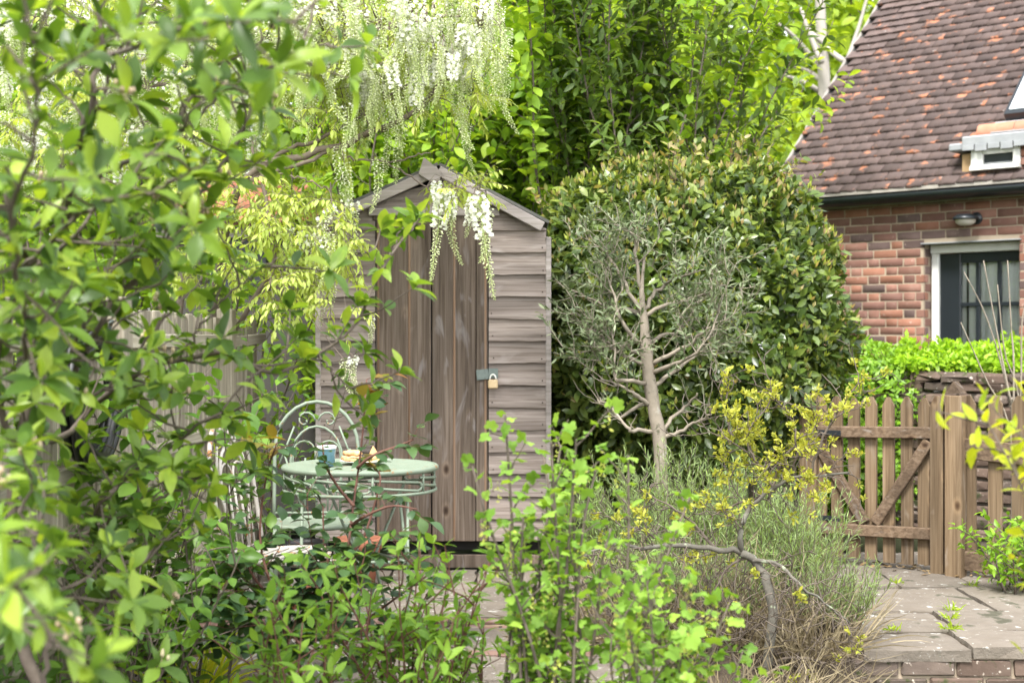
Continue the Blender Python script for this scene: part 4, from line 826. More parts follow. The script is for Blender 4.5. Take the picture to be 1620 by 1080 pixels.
def shrub(name, label, cat, base, stems, r0, r1, bark, T, mat, sp, smin, smax, seed, nobj=0, opp=False, ang=55, start=.1, droop=.15, twigs=None, tr0=.003, group=None, per=1, jit=.25, stemname='stem', upn=.6):
    rng = np.random.default_rng(seed); root = thing(name, label, cat, base, group); stems_part(root, stems, r0, r1, bark, stemname)
    if twigs: twigs_part(root, twigs, tr0, .0012, bark)
    p, d, nn = stem_leaves(rng, (twigs or []) + stems if twigs else stems, sp, ang, opp, start, per, droop, upn, jit)
    emit(root, root, T, mat, p, d, nn, rng.uniform(smin, smax, len(p)), rng, nobj, crown='foliage'); return root
# ---- far trees and tall screening shrubs (behind everything)
def far_tree(label, x, y, z0, ztop, rx, nclump, nleaf, mat, seed, ls=.11, trunk=M_bark, name='broadleaf_tree', group='trees beyond the garden'):
    rng = np.random.default_rng(seed); r = thing(name, label, 'tree', (x, y, -.2), group); h = (ztop - z0) / 2; cz = (ztop + z0) / 2
    tr = walk(rng, (x, y, -.2), UP, ztop * .8, 10, .05); part('trunk', tube(MB(), tr, np.linspace(.16, .03, len(tr)), 8), trunk, r, True)
    q = rand_unit(rng, nclump) * (rng.random(nclump) ** .45)[:, None] * np.array([rx, rx * .8, h]) + [x, y, cz]; mb = MB()
    for c in q[::5]: a = tr[min(10, max(2, int((c[2] - .5) / (ztop * .8) * 8)))]; tube(mb, [a, (a + c) / 2 + [0, 0, .1], c], [.035, .022, .008], 5, cap=False)
    part('branches', mb, trunk, r, True, 'stuff')
    p = np.repeat(q, nleaf, 0) + rng.normal(size=(nclump * nleaf, 3)) * [.32, .32, .2]; k = len(p); emit(r, r, T_BIG, mat, p, rand_unit(rng, k) - UP * .25, rand_unit(rng, k) * .7 + UP * .8, rng.uniform(.6, 1.3, k) * ls, rng)
    return r
far = [(-9, 17, 0, 7.5, 3.4, 'spreading green tree beyond the left fence far behind the wisteria', L_FAR), (-4.8, 16, 0, 7, 3.0, 'rounded green tree behind the orange roofed outbuilding', L_BRIGHT), (-.8, 17, 0, 7.5, 3.0, 'tall bright green tree far behind the shed', L_FAR),
       (1.0, 18, 0, 8, 2.4, 'mid green tree far behind the tall evergreen', L_FAR), (5.2, 24, 0, 10.5, 4.2, 'yellow green tree behind the bare pale trunk', L_LIME), (8.4, 30, 0, 12, 5, 'large tree far behind the brick house roof', L_FAR)]
for i, (x, y, a, b, rx, lb, mt) in enumerate(far): far_tree(lb, x, y, .3, b, rx, 330 if i != 4 else 620, 30, mt, 100 + i, .24)
rng = np.random.default_rng(8)
bt = thing('bare_tree', 'pale bare trunk with forked leafless branches behind the house roof', 'tree', (4.3, 20, -.2)); Yb = 20.
part('trunk', tube(MB(), smooth_path([(4.42, 20, -.2), P(1306, 300, Yb), P(1304, 129, Yb), P(1300, 67, Yb), P(1297, -40, Yb), P(1300, -160, Yb)], 16), np.linspace(.11, .06, 16), 8), M_ash, bt, True)
for pts in ([(1300, 100), (1285, 65), (1272, 30), (1262, -10)], [(1335, 97), (1310, 78), (1290, 58), (1275, 40)], [(1300, 110), (1275, 80), (1245, 48), (1215, 30)], [(1303, 130), (1275, 112), (1235, 100)], [(1304, 150), (1275, 132), (1230, 115)], [(1304, 160), (1330, 120), (1358, 45), (1376, -20)]):
    part('branch', tube(MB(), smooth_path([P(u, v, Yb + rng.normal() * .2) for u, v in pts], 10), np.linspace(.045, .018, 10), 6), M_ash, bt, True)
# tall hedge-like screen just behind shed and hedge: bright shrub, bay, lime-green shrub
def upright(x0, x1, y0, y1, n, h0, h1, seed, lean=.12, L=None):
    rng = np.random.default_rng(seed); out = []
    for k in range(n):
        b = np.array([rng.uniform(x0, x1), rng.uniform(y0, y1), -.1]); out.append(walk(rng, b, [rng.normal() * lean, rng.normal() * lean - .05, 1], rng.uniform(h0, h1), 10, .09, .05))
    return out, rng
st, rg = upright(-1.3, .75, 9.3, 10.4, 46, 2.6, 4.4, 201); shrub('leafy_shrub', 'tall bright green leafy shrub rising behind the shed roof', 'shrub', (-.3, 9.9, -.2), st, .014, .004, M_bark, T_OVAL3, L_BRIGHT, .030, .075, .12, 202, 300, twigs=sides(rg, st, .16, .42, 50, .25), per=1, start=.05, jit=.4)
st, rg = upright(.5, 1.16, 9.35, 10.2, 44, 3.0, 4.4, 211, .03); shrub('bay_tree', 'tall dark green upright bay tree behind the clipped hedge', 'tree', (1.2, 9.8, -.2), st, .014, .004, M_bark, T_BAYL, L_BAY, .026, .08, .12, 212, 300, twigs=sides(rg, st, .17, .32, 38, .3), start=.05, ang=48)
st, rg = upright(.85, 1.25, 10.9, 11.6, 20, 3.2, 4.6, 221, .02); st += [smooth_path([P(1150, 420, 10.9), P(1170, 260, 10.8), P(1220, 205, 10.7), P(1270, 192, 10.6), P(1312, 192, 10.5)], 11)]; shrub('leafy_shrub', 'yellow green young leafed shrub between the bay tree and the house', 'shrub', (2.0, 11.7, -.2), st, .016, .004, M_bark, T_OVAL3, L_LIME, .035, .07, .11, 222, 150, twigs=sides(rg, st, .18, .38, 55, .3), jit=.4)
st, rg = upright(-4.6, -1.2, 10.8, 13.0, 44, 2.6, 4.6, 231, .14); shrub('leafy_shrub', 'broad green shrub behind the orange roofed outbuilding and wisteria', 'shrub', (-2.6, 12.0, -.2), st, .016, .004, M_bark, T_OVAL3, L_BRIGHT, .05, .07, .11, 232, 0, twigs=sides(rg, st, .2, .5, 55, .2), jit=.4)
st, rg = upright(.1, 1.4, 10.6, 11.4, 20, 2.0, 3.0, 241, .04); shrub('leafy_shrub', 'dark green shrub in the gap behind the hedge and bay tree', 'shrub', (1.4, 11.0, -.2), st, .016, .004, M_bark, T_OVAL3, L_FAR, .05, .07, .11, 242, 0, twigs=sides(rg, st, .2, .5, 55, .2), jit=.4)
st, rg = upright(-2.3, -1.5, 8.1, 9.0, 14, 1.3, 2.1, 251, .12); shrub('leafy_shrub', 'green shrub filling the gap between fence and shed wall', 'shrub', (-1.9, 8.5, -.1), st, .012, .004, M_bark, T_LANCE, L_BRIGHT, .035, .05, .08, 252, 120, twigs=sides(rg, st, .15, .35, 55, .2), jit=.4)
# ---- clipped evergreen hedge
he = thing('clipped_hedge', 'large clipped glossy evergreen hedge beside the shed with pale new tips', 'hedge', (1.10, 8.65, 0))
hedge(he, (1.03, 8.66), (.90, .92), .42, 2.24, 26000, leaf_t(.48, 2, .10, .10, .5), L_HEDGE, .05, .09, 301, 300, 2.9, .07, L_TIPS, 2200)
rng = np.random.default_rng(303); hs_ = []
for k in range(80):
    th_ = rng.random() * 6.28; q_ = math.sqrt(rng.random()) * .85; b_ = np.array([1.03 + .9 * q_ * math.cos(th_), 8.62 + .85 * q_ * math.sin(th_), 1.35 + .89 * (1 - q_ ** 2.45) ** (1 / 2.45) - .08]); hs_.append(walk(rng, b_, [math.cos(th_) * q_ * .7, math.sin(th_) * q_ * .7, 1], rng.uniform(.14, .36), 5, .1))
twigs_part(he, hs_, .003, .0015, M_bark, 'shoots'); p_, d_, n_ = stem_leaves(rng, hs_, .022, 45, False, .1, 1, .0, .5, .3); emit(he, he, T_OVAL, leafmat('bronze_shoot_leaf', [(.07, .12, .03), (.13, .18, .04), (.20, .22, .06), (.26, .18, .10), (.30, .30, .10)], .35, .38, .4), p_, d_, n_, rng.uniform(.035, .065, len(p_)), rng, 0, crown='shoot_leaves')
pass
rng = np.random.default_rng(302)
for k in range(12):
    b = np.array([.45 + 1.2 * rng.random(), 8.2 + .9 * rng.random(), -.05]); w_ = walk(rng, b, [rng.normal() * .2, rng.normal() * .2, 1], 1.1, 6, .1); part('stem', tube(MB(), w_, np.linspace(.022, .01, 7), 6), M_bark, he, True)
# ---- fresh green hedge over the old wall
hw_ = thing('wall_hedge', 'bright fresh green hedge spilling over the old garden wall', 'hedge', (2.35, 9.35, 0))
for (s_, hx, hy, z0, z1, n, sd) in ((.52, .56, .28, -.05, 1.24, 11000, 311), (1.22, .50, .16, 1.0, 1.17, 4200, 312), (1.75, .26, .10, 1.02, 1.10, 1400, 313)):
    c = Gw(s_, 0, .10); hedge(hw_, (c[0] - .02, c[1] + (.22 if z0 > .5 else 0)), (hx * .8, hy + (.0 if z0 > .5 else .18)), z0, z1, n, leaf_t(.5, 1, .1, .1, .5), L_WALLTOP if z0 > .5 else L_BOX, .035, .06, sd, 140, 2.6, .05)
# ---- olive tree
rng = np.random.default_rng(41); Yo = 7.15
ol = thing('olive_tree', 'small pruned olive tree with pale bare trunk and grey green crown', 'tree', (P(1047, 0, Yo)[0], Yo, 0))
tk = smooth_path([(P(1047, 0, Yo)[0], Yo, -.03), P(1045, 715, Yo), P(1035, 650, Yo), P(1026, 590, Yo), P(1021, 540, Yo), P(1019, 500, Yo), P(1015, 460, Yo - .03), P(1020, 400, Yo)], 22)
part('trunk', tube(MB(), tk, np.interp(np.linspace(0, 1, 22), [0, .55, .72, 1], [.037, .031, .017, .006]) * (1 + .09 * np.sin(np.arange(22) * 1.9) + .05 * np.sin(np.arange(22) * 4.3)), 10), M_bark_pale, ol, True)
ob = [[(1015, 545), (990, 520), (975, 488), (972, 470), (955, 420)], [(1020, 575), (985, 562), (965, 548), (930, 520)], [(1026, 605), (990, 602), (972, 598), (973, 560), (968, 520)], [(1030, 640), (1010, 640), (985, 660), (965, 648), (945, 632)], [(1036, 684), (1000, 682), (990, 672), (962, 640), (945, 628)],
      [(1030, 575), (1060, 560), (1090, 545), (1120, 520), (1160, 505)], [(1032, 590), (1070, 575), (1110, 550), (1140, 490)], [(1034, 612), (1075, 580), (1100, 562), (1150, 520)], [(1038, 700), (1070, 685), (1100, 668), (1125, 655)], [(1040, 690), (1065, 660), (1085, 640), (1105, 620)], [(1020, 545), (1050, 530), (1080, 520), (1105, 470)],
      [(1019, 500), (1000, 470), (985, 440), (960, 400), (930, 385)], [(1018, 490), (1040, 460), (1070, 440), (1100, 430)], [(1018, 480), (1010, 440), (1005, 390), (1000, 360)], [(1019, 500), (1060, 480), (1100, 470), (1150, 450)], [(1018, 500), (980, 485), (950, 478), (925, 468)], [(1020, 560), (960, 540), (930, 512)], [(1030, 640), (1008, 625), (985, 610), (950, 600)]]
obr = []
for q in ob:
    dy = 0; pts = []
    for i, (u, v) in enumerate(q): dy += rng.normal() * .06 if i else 0; pts.append(P(u, v, Yo + dy))
    w_ = smooth_path(pts, 14) + rng.normal(size=(14, 3)) * .004; obr.append(w_); part('branch', tube(MB(), w_, np.linspace(.0125, .004, 14), 6), M_bark_pale, ol, True)
tw_ = sides(rng, obr, .045, .20, 45, .45, 5, .2, .1) + sides(rng, obr, .05, .07, 60, .1, 3, .2, .0, .6); tw_ = [t for t in tw_]
crown_c = P(1020, 430, Yo)
tw2 = sides(rng, [t for t in tw_ if t[-1][2] > P(0, 560, Yo)[2]], .06, .15, 45, .2, 4, .2, .05)
twigs_part(ol, tw_ + tw2, .003, .0012, M_bark_pale)
leafy = [t for t in tw_ + tw2 if t[-1][2] > P(0, 590, Yo)[2] or rng.random() < .16]
p, d, nn = stem_leaves(rng, leafy, .02, 45, True, .15, 1, .0, .4, .35); keep = rng.random(len(p)) < .9; p, d, nn = p[keep], d[keep], nn[keep]; emit(ol, ol, T_NARROW, L_OLIVE, p, d, nn, rng.uniform(.028, .052, len(p)), rng, 300, minpx=8)
# ---- berberis with arching lichened trunk
rng = np.random.default_rng(51); Yq = 5.55
be = thing('berberis_shrub', 'arching lichened shrub with sparse yellow leaf clusters beside the path', 'shrub', (P(1205, 0, Yq)[0], Yq, -.2))
bb = [([(1203, 1110), (1212, 1060), (1221, 990), (1216, 930), (1200, 895), (1172, 872)], .022, .016), ([(1172, 872), (1130, 868), (1075, 862), (1010, 866), (960, 860), (925, 880)], .013, .004), ([(1172, 872), (1172, 840), (1185, 805), (1205, 785), (1240, 762), (1290, 752), (1345, 748)], .012, .004),
      ([(1190, 885), (1230, 890), (1265, 925), (1300, 950), (1345, 985)], .009, .003), ([(1212, 1050), (1260, 1042), (1310, 1050), (1350, 1078)], .008, .003), ([(1215, 790), (1240, 725), (1268, 700), (1290, 690)], .006, .003), ([(1225, 775), (1195, 730), (1160, 700), (1125, 685)], .006, .002), ([(1245, 765), (1260, 720), (1255, 670), (1240, 640)], .006, .002),
      ([(1280, 755), (1300, 700), (1325, 650), (1350, 615), (1375, 590)], .006, .002), ([(1160, 700), (1148, 650), (1150, 600), (1145, 585)], .005, .002), ([(1130, 868), (1100, 830), (1060, 800), (1010, 775)], .007, .002), ([(1060, 864), (1020, 840), (980, 830)], .006, .002), ([(1185, 880), (1150, 900), (1120, 960), (1100, 1000)], .006, .002), ([(1205, 785), (1160, 800), (1120, 820)], .006, .002), ([(1200, 735), (1180, 690), (1215, 640), (1220, 600)], .005, .002)]
bs = []
for (q, r0, r1) in bb:
    dy = 0; pts = []
    for i, (u, v) in enumerate(q): dy += rng.normal() * .04 if 0 < i else 0; pts.append(P(u, v, Yq + dy))
    w_ = smooth_path(pts, 18); bs.append(w_); part('branch', tube(MB(), w_ + rng.normal(size=w_.shape) * .003, np.linspace(r0, r1, 18), 7), M_bark_lichen if r0 > .0085 else M_bark, be, True)
t1 = sides(rng, bs[1:], .036, .15, 58, .08, 5, .26, .02); t2 = sides(rng, t1, .04, .06, 55, .1, 3, .2); twigs_part(be, t1 + t2, .0026, .001, M_bark)
P1, D1, N1 = [], [], []
def rosette(c, n, ax):
    for k in range(n): P1.append(c + rng.normal(size=3) * .006); D1.append(nrm(rand_unit(rng, 1)[0] + ax * .7)); N1.append(rand_unit(rng, 1)[0] + ax)
for t in t1 + t2:
    u, v = scr(t[-1]); inside = (1125 < u < 1385 and 575 < v < 800)
    if rng.random() < (.5 if inside else .14): 
        for c in (t[-1], t[len(t) // 2]): rosette(c, 12, UP * .7 + nrm(t[-1] - t[0]) * .5)
for b_ in (5, 6, 7, 8, 9, 14):
    q, t = sample(bs[b_], .03, .35)
    for a in q: rosette(a + rng.normal(size=3) * .012, 11, UP)
emit(be, be, leaf_t(.44, 2, .1, .1, .6), L_BERB, P1, D1, N1, rng.uniform(.014, .027, len(P1)), rng, 300, minpx=6)
# ---- lavender and dry stems
def lavender(label, u, v, Y, w_, h, n, seed, zb=-.03, straw=.25):
    rng = np.random.default_rng(seed); c = P(u, v, Y); c[2] = zb; r = thing('lavender_bush', label, 'lavender', c, 'lavender clumps in the flower bed'); polys = []; woody = []
    for k in range(n):
        a = rng.random() * 6.28; q = math.sqrt(rng.random()); b = c + [math.cos(a) * q * w_ * .35, math.sin(a) * q * w_ * .35, 0]; lean = np.array([math.cos(a) * q * w_ / h * 1.0, math.sin(a) * q * w_ / h * 1.0, 1.0])
        polys.append(walk(rng, b, lean, h * rng.uniform(.5, 1.15), 7, .14, .08))
    twigs_part(r, polys, .0022, .001, M_bark, 'stems')
    p, d, nn = stem_leaves(rng, polys, .017, 32, True, .45, 1, .0, .3, .3); emit(r, r, T_NEEDLE, L_LAV, p, d, nn, rng.uniform(.03, .055, len(p)), rng, 0, crown='foliage'); return r
lavender('grey green lavender bush at the foot of the olive tree', 1075, 0, 6.75, .42, .70, 220, 61); lavender('lavender bush between olive tree and gate hinge post', 1190, 0, 6.7, .40, .58, 190, 62); lavender('lavender bush in front of the hedge left of the olive', 975, 0, 6.9, .30, .56, 120, 63)
lavender('sparse lavender bush under the arching lichened branch', 1120, 0, 6.0, .34, .40, 150, 66); lavender('lavender bush behind the currant stems at the patio edge', 1010, 0, 6.2, .28, .38, 110, 67)
lavender('low lavender bush at the corner of the stone path', 1318, 0, 5.9, .22, .32, 110, 64); lavender('lavender bush leaning over the edge of the path below the gate', 1258, 0, 6.5, .24, .52, 130, 65)
def tuft(name, label, u, v, Y, w_, h, n, seed, mat, zb=-.04, wd=.006, lean=1.0, cat='grass', droop=-.10):
    rng = np.random.default_rng(seed); c = P(u, v, Y); c[2] = zb; r = thing(name, label, cat, c); mb = MB()
    for k in range(n):
        a = rng.random() * 6.28; q = math.sqrt(rng.random()); b = c + [math.cos(a) * q * w_ * .5, math.sin(a) * q * w_ * .5, 0]; po = walk(rng, b, [math.cos(a) * q * lean + rng.normal() * .3, math.sin(a) * q * lean + rng.normal() * .3, 1], h * rng.uniform(.25, 1.2), 6, .22, droop)
        sd_ = nrm(np.cross(po[-1] - po[0], rng.normal(size=3))); ww = wd * np.array([.8, 1, 1, .9, .7, .45, .05])[:, None]; v = np.vstack([po - sd_ * ww / 2, po + sd_ * ww / 2]); i = np.arange(6); mb.add(v, [np.stack([i, i + 1, i + 8, i + 7], -1)], rng.random())
    part('blades', mb, mat, r, True, 'stuff'); return r
tuft('dry_grass', 'dense dry straw coloured stems under the lavender and berberis', 1130, 0, 6.05, .75, .46, 900, 71, M_straw, droop=-.02); tuft('dry_grass', 'pale dry grass stems at the foot of the lichened trunk', 1265, 0, 5.75, .40, .36, 450, 72, M_straw, droop=-.03); tuft('dry_grass', 'dry brown stalks behind the currant bush at the patio edge', 985, 0, 5.9, .5, .40, 700, 73, M_straw)
tuft('dry_grass', 'small heap of dry leaves and stalks on the patio', 880, 0, 5.75, .25, .14, 240, 74, M_straw, 0, .012, 1.6)
tuft('dry_grass', 'dry straw heap around the base of the lichened trunk', 1150, 0, 5.25, .55, .34, 500, 76, M_straw, -.2, .006, 1.0, droop=-.03)
tuft('dry_grass', 'dry stalks at the corner of the brick step', 1290, 0, 5.45, .3, .30, 240, 77, M_straw, -.2, .006, 1.0, droop=-.03)
tw_ = []; rng = np.random.default_rng(75); dt = thing('dead_twigs', 'tangle of bare brown twigs between berberis and currant bush', 'twigs', (P(1060, 0, 5.7)[0], 5.7, -.05))
for k in range(130): tw_.append(walk(rng, np.array([P(rng.uniform(960, 1250), 0, 5.75)[0], rng.uniform(5.5, 6.1), -.05]), [rng.normal() * .8, rng.normal() * .5, 1], rng.uniform(.25, .55), 7, .25, -.05))
twigs_part(dt, tw_ + sides(rng, tw_, .07, .12, 50, .3, 4, .2), .0028, .001, M_bark, 'twigs')
# ---- wisteria over shed and fence
def raceme_mesh(rng, L, open_frac, n=120):
    mb = MB(); tube(mb, [[0, 0, 0], [.004, 0, -L * .5], [0, .004, -L]], [.002, .0015, .0008], 4, .9)
    bud = np.array([[0, 0, 0], [.32, .5, .2], [-.32, .5, .2], [0, .5, -.35], [0, 1, .1]]); bf_ = [np.array([[0, 1, 2], [0, 2, 3], [0, 3, 1], [4, 2, 1], [4, 3, 2], [4, 1, 3]])]
    pet = np.array([[0, 0, 0], [-.5, .55, .25], [0, .75, .55], [.5, .55, .25], [-.32, 1.0, -.15], [.32, 1.0, -.15], [0, .7, -.45]]); pf2 = [np.array([[0, 2, 1], [0, 3, 2], [0, 1, 6], [0, 6, 3], [6, 4, 5], [1, 4, 6], [6, 5, 3]])]
    for k in range(n):
        t = (k + .5) / n; z = -L * t; a = k * 2.4 + rng.normal() * .2; rr = (1 - t) ** .55; op = t < open_frac
        stalk = .022 * rr + .003; dr = nrm(np.array([math.cos(a), math.sin(a), -.15 - .5 * t if not op else .1])); pos = np.array([dr[0] * stalk, dr[1] * stalk, z + .004]); s = (.020 + .006 * rng.random()) if op else (.0075 + .008 * rr) * rng.uniform(.75, 1.15)
        d = nrm(dr + rng.normal(size=3) * .25 - UP * (0 if op else .35)); nn = nrm(UP + rng.normal(size=3) * .3 - d * (d @ UP)); x = np.cross(d, nn); R = np.stack([x, d, nn], 1); V, Fc = (pet, pf2) if op else (bud, bf_)
        mb.add(V @ R.T * s + pos, Fc, min(1, max(0, (.02 + .12 * rng.random()) if op else .34 + .42 * t + .08 * rng.normal()))); 
        tube(mb, [[0, 0, z + .006], pos], .0009, 3, .75, False)
    bend = rng.uniform(.1, .5) * L; a = rng.random() * 6.28
    for v in mb.v: t = np.clip(-v[:, 2] / L, 0, 1); k = .6 * t - t * t; v[:, 0] += bend * k * math.cos(a); v[:, 1] += bend * k * math.sin(a)
    return mb
rng = np.random.default_rng(81); rac = []
for (L, of) in ((.34, 0), (.30, .0), (.40, .0), (.26, 0.05), (.36, .16), (.30, .38), (.46, .42), (.24, .7)):
    me = raceme_mesh(rng, L, of, int(L * 330)).mesh('raceme', smooth=False); me.materials.append(L_FLOWER); rac.append(me)
wi = thing('wisteria', 'white flowering wisteria trained over the fence and shed roof', 'wisteria', (-1.75, 7.6, -.05)); wbr = []
WB = [([(250, 905, 7.5), (330, 640, 7.4), (360, 545, 7.2), (400, 480, 7.0), (432, 420, 6.9), (425, 340, 6.9), (410, 270, 6.9), (395, 225, 6.9)], .018, .007), ([(240, 905, 7.6), (330, 560, 7.5), (345, 430, 7.3), (370, 320, 7.1), (410, 265, 7.0), (480, 245, 6.9), (540, 230, 6.9), (600, 205, 6.85), (650, 180, 6.8), (700, 130, 6.8)], .026, .010),
      ([(395, 285, 7.0), (470, 262, 6.9), (560, 222, 6.9), (640, 190, 6.85), (690, 150, 6.8)], .012, .005), ([(380, 300, 7.1), (450, 240, 7.0), (500, 222, 6.95), (590, 170, 6.9), (690, 100, 6.8), (760, 50, 6.75)], .014, .004), ([(250, 905, 7.6), (280, 560, 7.6), (300, 350, 7.5), (290, 200, 7.4), (300, 60, 7.3), (320, -60, 7.2)], .022, .010),
      ([(300, 200, 7.4), (200, 120, 7.5), (80, 60, 7.6), (-40, 30, 7.7)], .014, .005), ([(300, 120, 7.3), (420, 80, 7.1), (540, 60, 6.95), (640, 40, 6.85), (720, 25, 6.8), (790, 40, 6.8)], .014, .004), ([(345, 545, 7.3), (440, 440, 7.1), (510, 390, 7.0), (550, 350, 6.95)], .009, .003), ([(540, 250, 6.9), (600, 255, 6.9), (650, 250, 6.85), (680, 238, 6.85)], .006, .003),
      ([(600, 250, 6.9), (650, 280, 6.95), (680, 300, 6.95), (700, 302, 6.9), (735, 295, 6.9), (770, 300, 6.9)], .005, .0025), ([(330, 330, 7.5), (220, 300, 7.6), (100, 270, 7.8), (-30, 250, 8)], .013, .005), ([(410, 265, 6.95), (470, 280, 6.9), (520, 300, 6.9)], .006, .003), ([(430, 180, 6.95), (500, 200, 6.95), (505, 215, 6.9)], .008, .004), ([(340, 60, 7.3), (450, 0, 7.1), (560, -30, 7.0), (660, -40, 6.9)], .012, .004)]
for (q, r0, r1) in WB:
    w_ = smooth_path([P(*a) for a in q], 26) + rng.normal(size=(26, 3)) * .006; wbr.append(w_); part('branch', tube(MB(), w_, np.linspace(r0, r1, 26), 7), M_bark_wist, wi, True)
part('trunk', tube(MB(), smooth_path([(-1.86, 7.55, -.05), P(245, 905, 7.55), P(300, 700, 7.5), P(335, 600, 7.4)], 10), np.linspace(.045, .026, 10), 8), M_bark_wist, wi, True)
allw = np.vstack([w_[6:] for w_ in wbr]); spots = []; cnt = 0
def hang(c, m, sc_=1.0, parent=wi):
    a = rng.random() * 6.28; tl = rng.normal() * .25; R = np.array(Matrix.Rotation(tl, 3, 'X') @ Matrix.Rotation(rng.normal() * .1, 3, 'Y') @ Matrix.Rotation(a, 3, 'Z')) * sc_; inst('raceme', rac[m], parent, (R, c))
tws = []
def near(c): return allw[np.argmin(((allw - c) ** 2).sum(1))]
regions = [(92, 430, 800, -60, 110, 6.5, 7.1), (34, 560, 740, 40, 140, 6.55, 7.0), (56, 360, 620, 0, 150, 6.7, 7.2), (70, -30, 420, -60, 190, 7.0, 7.8), (12, 520, 640, 150, 215, 6.7, 6.95), (5, 440, 545, 290, 380, 6.7, 7.0)]
for (n, u0, u1, v0, v1, y0, y1) in regions:
    for k in range(n):
        u, v, Y = rng.uniform(u0, u1), rng.uniform(v0, v1), rng.uniform(y0, y1)
        if v > 120 and u > 700: continue
        if u > 640 and v > 150 - (u - 640) * .35: continue
        if 560 < u < 660 and v > 175: continue
        c = P(u, v, Y); a = near(c); mid = (a + c) / 2 + [0, 0, .08]; tws.append(smooth_path([a, mid, c], 7))
        wh = rng.random(); hang(c, int(rng.random() * 4) if wh < .8 else 4 + int(rng.random() * 4), rng.uniform(.55, .95))
for (u, v, Y, m, s_) in ((703, 300, 6.9, 6, 1.02), (716, 325, 6.92, 1, .98), (757, 312, 6.88, 6, 1.12), (770, 330, 6.92, 1, .95), (748, 315, 6.9, 7, .8), (690, 290, 6.9, 7, .6), (712, 305, 6.9, 7, .75), (800, 45, 6.8, 2, 1.0), (785, 25, 6.8, 0, 1.1), (765, 20, 6.8, 3, 1), (770, 100, 6.8, 0, .8), (740, 195, 6.85, 1, .8), (725, 120, 6.8, 2, 1.0), (560, 565, 6.7, 4, .62), (545, 570, 6.75, 1, .75), (585, 505, 6.9, 3, .6), (537, 232, 6.85, 2, 1.0), (545, 260, 6.85, 0, .9), (596, 250, 6.85, 1, .9), (640, 190, 6.8, 0, 1.0)): c = P(u, v, Y); a = near(c); tws.append(smooth_path([a, (a + c) / 2 + [0, 0, .03], c], 7)); hang(c, m, s_)
twigs_part(wi, tws, .0032, .0016, M_bark_wist)
xm_ = MB(); xtw = []; xv = [raceme_mesh(rng, L, of, int(L * 200)) for (L, of) in ((.32, 0), (.28, .1), (.36, .3), (.22, .6))]
xv = [(np.concatenate(m.v), np.concatenate(m.r), m.f) for m in xv]
for (n, u0, u1, v0, v1, y0, y1) in ((190, -40, 420, -80, 260, 7.1, 8.0), (95, 260, 640, -60, 130, 6.9, 7.4), (10, 470, 560, 300, 430, 6.8, 7.1), (50, 470, 790, -60, 90, 6.5, 7.0)):
    for k in range(n):
        u, v = rng.uniform(u0, u1), rng.uniform(v0, v1)
        if u > 560 and v > 110: continue
        c = P(u, v, rng.uniform(y0, y1)); V, r_, fs = xv[int(rng.random() * 4)]; a = rng.random() * 6.28; R = np.array(Matrix.Rotation(rng.normal() * .2, 3, 'X') @ Matrix.Rotation(a, 3, 'Z')) * rng.uniform(.75, 1.1)
        xm_.add(V @ R.T + c, fs, r_); b_ = near(c); xtw.append(smooth_path([b_, (b_ + c) / 2 + [0, 0, .06], c], 6))
part('raceme_mass', xm_, L_FLOWER, wi, False, 'stuff'); twigs_part(wi, xtw, .003, .0015, M_bark_wist)
P1, D1, N1, S1 = [], [], [], []; rach = []
def pinnate(c, d, n=9, L=.16, ls=.05, dr=.5):
    po = walk(rng, c, d, L, 6, .12, -dr * .25); rach.append(po); q, t = sample(po, L / (n / 2 + .5))
    for a, b in zip(q, t):
        sd_ = nrm(np.cross(b, UP + rng.normal(size=3) * .2))
        for s_ in (-1, 1): P1.append(a); D1.append(nrm(sd_ * s_ * .7 + b * .5 - UP * dr + rng.normal(size=3) * .15)); N1.append(UP + sd_ * s_ * .3 + rng.normal(size=3) * .25); S1.append(ls * rng.uniform(.7, 1.15))
    P1.append(po[-1]); D1.append(po[-1] - po[-2]); N1.append(UP + rng.normal(size=3) * .3); S1.append(ls * 1.1)
for (n, u0, u1, v0, v1) in ((72, 415, 560, 290, 490), (50, 270, 430, 260, 460), (90, 430, 780, -30, 180), (10, 690, 775, 280, 310), (50, -20, 400, -40, 240), (30, 500, 600, 60, 240)):
    for k in range(n):
        c = P(rng.uniform(u0, u1), rng.uniform(v0, v1), rng.uniform(6.65, 7.25)); a = near(c); tws2 = smooth_path([a, (a + c) / 2 + [0, 0, .04], c], 5); rach.append(tws2)
        for j in range(3): pinnate(c, rand_unit(rng, 1)[0] * .8 + UP * .2, 9, rng.uniform(.10, .18), .045, .6)
twigs_part(wi, rach, .0018, .0009, M_bark_wist, 'leaf_stalks'); emit(wi, wi, leaf_t(.38, 2, .1, .2, .42), L_WIST, P1, D1, N1, S1, rng, 300, crown='young_foliage')
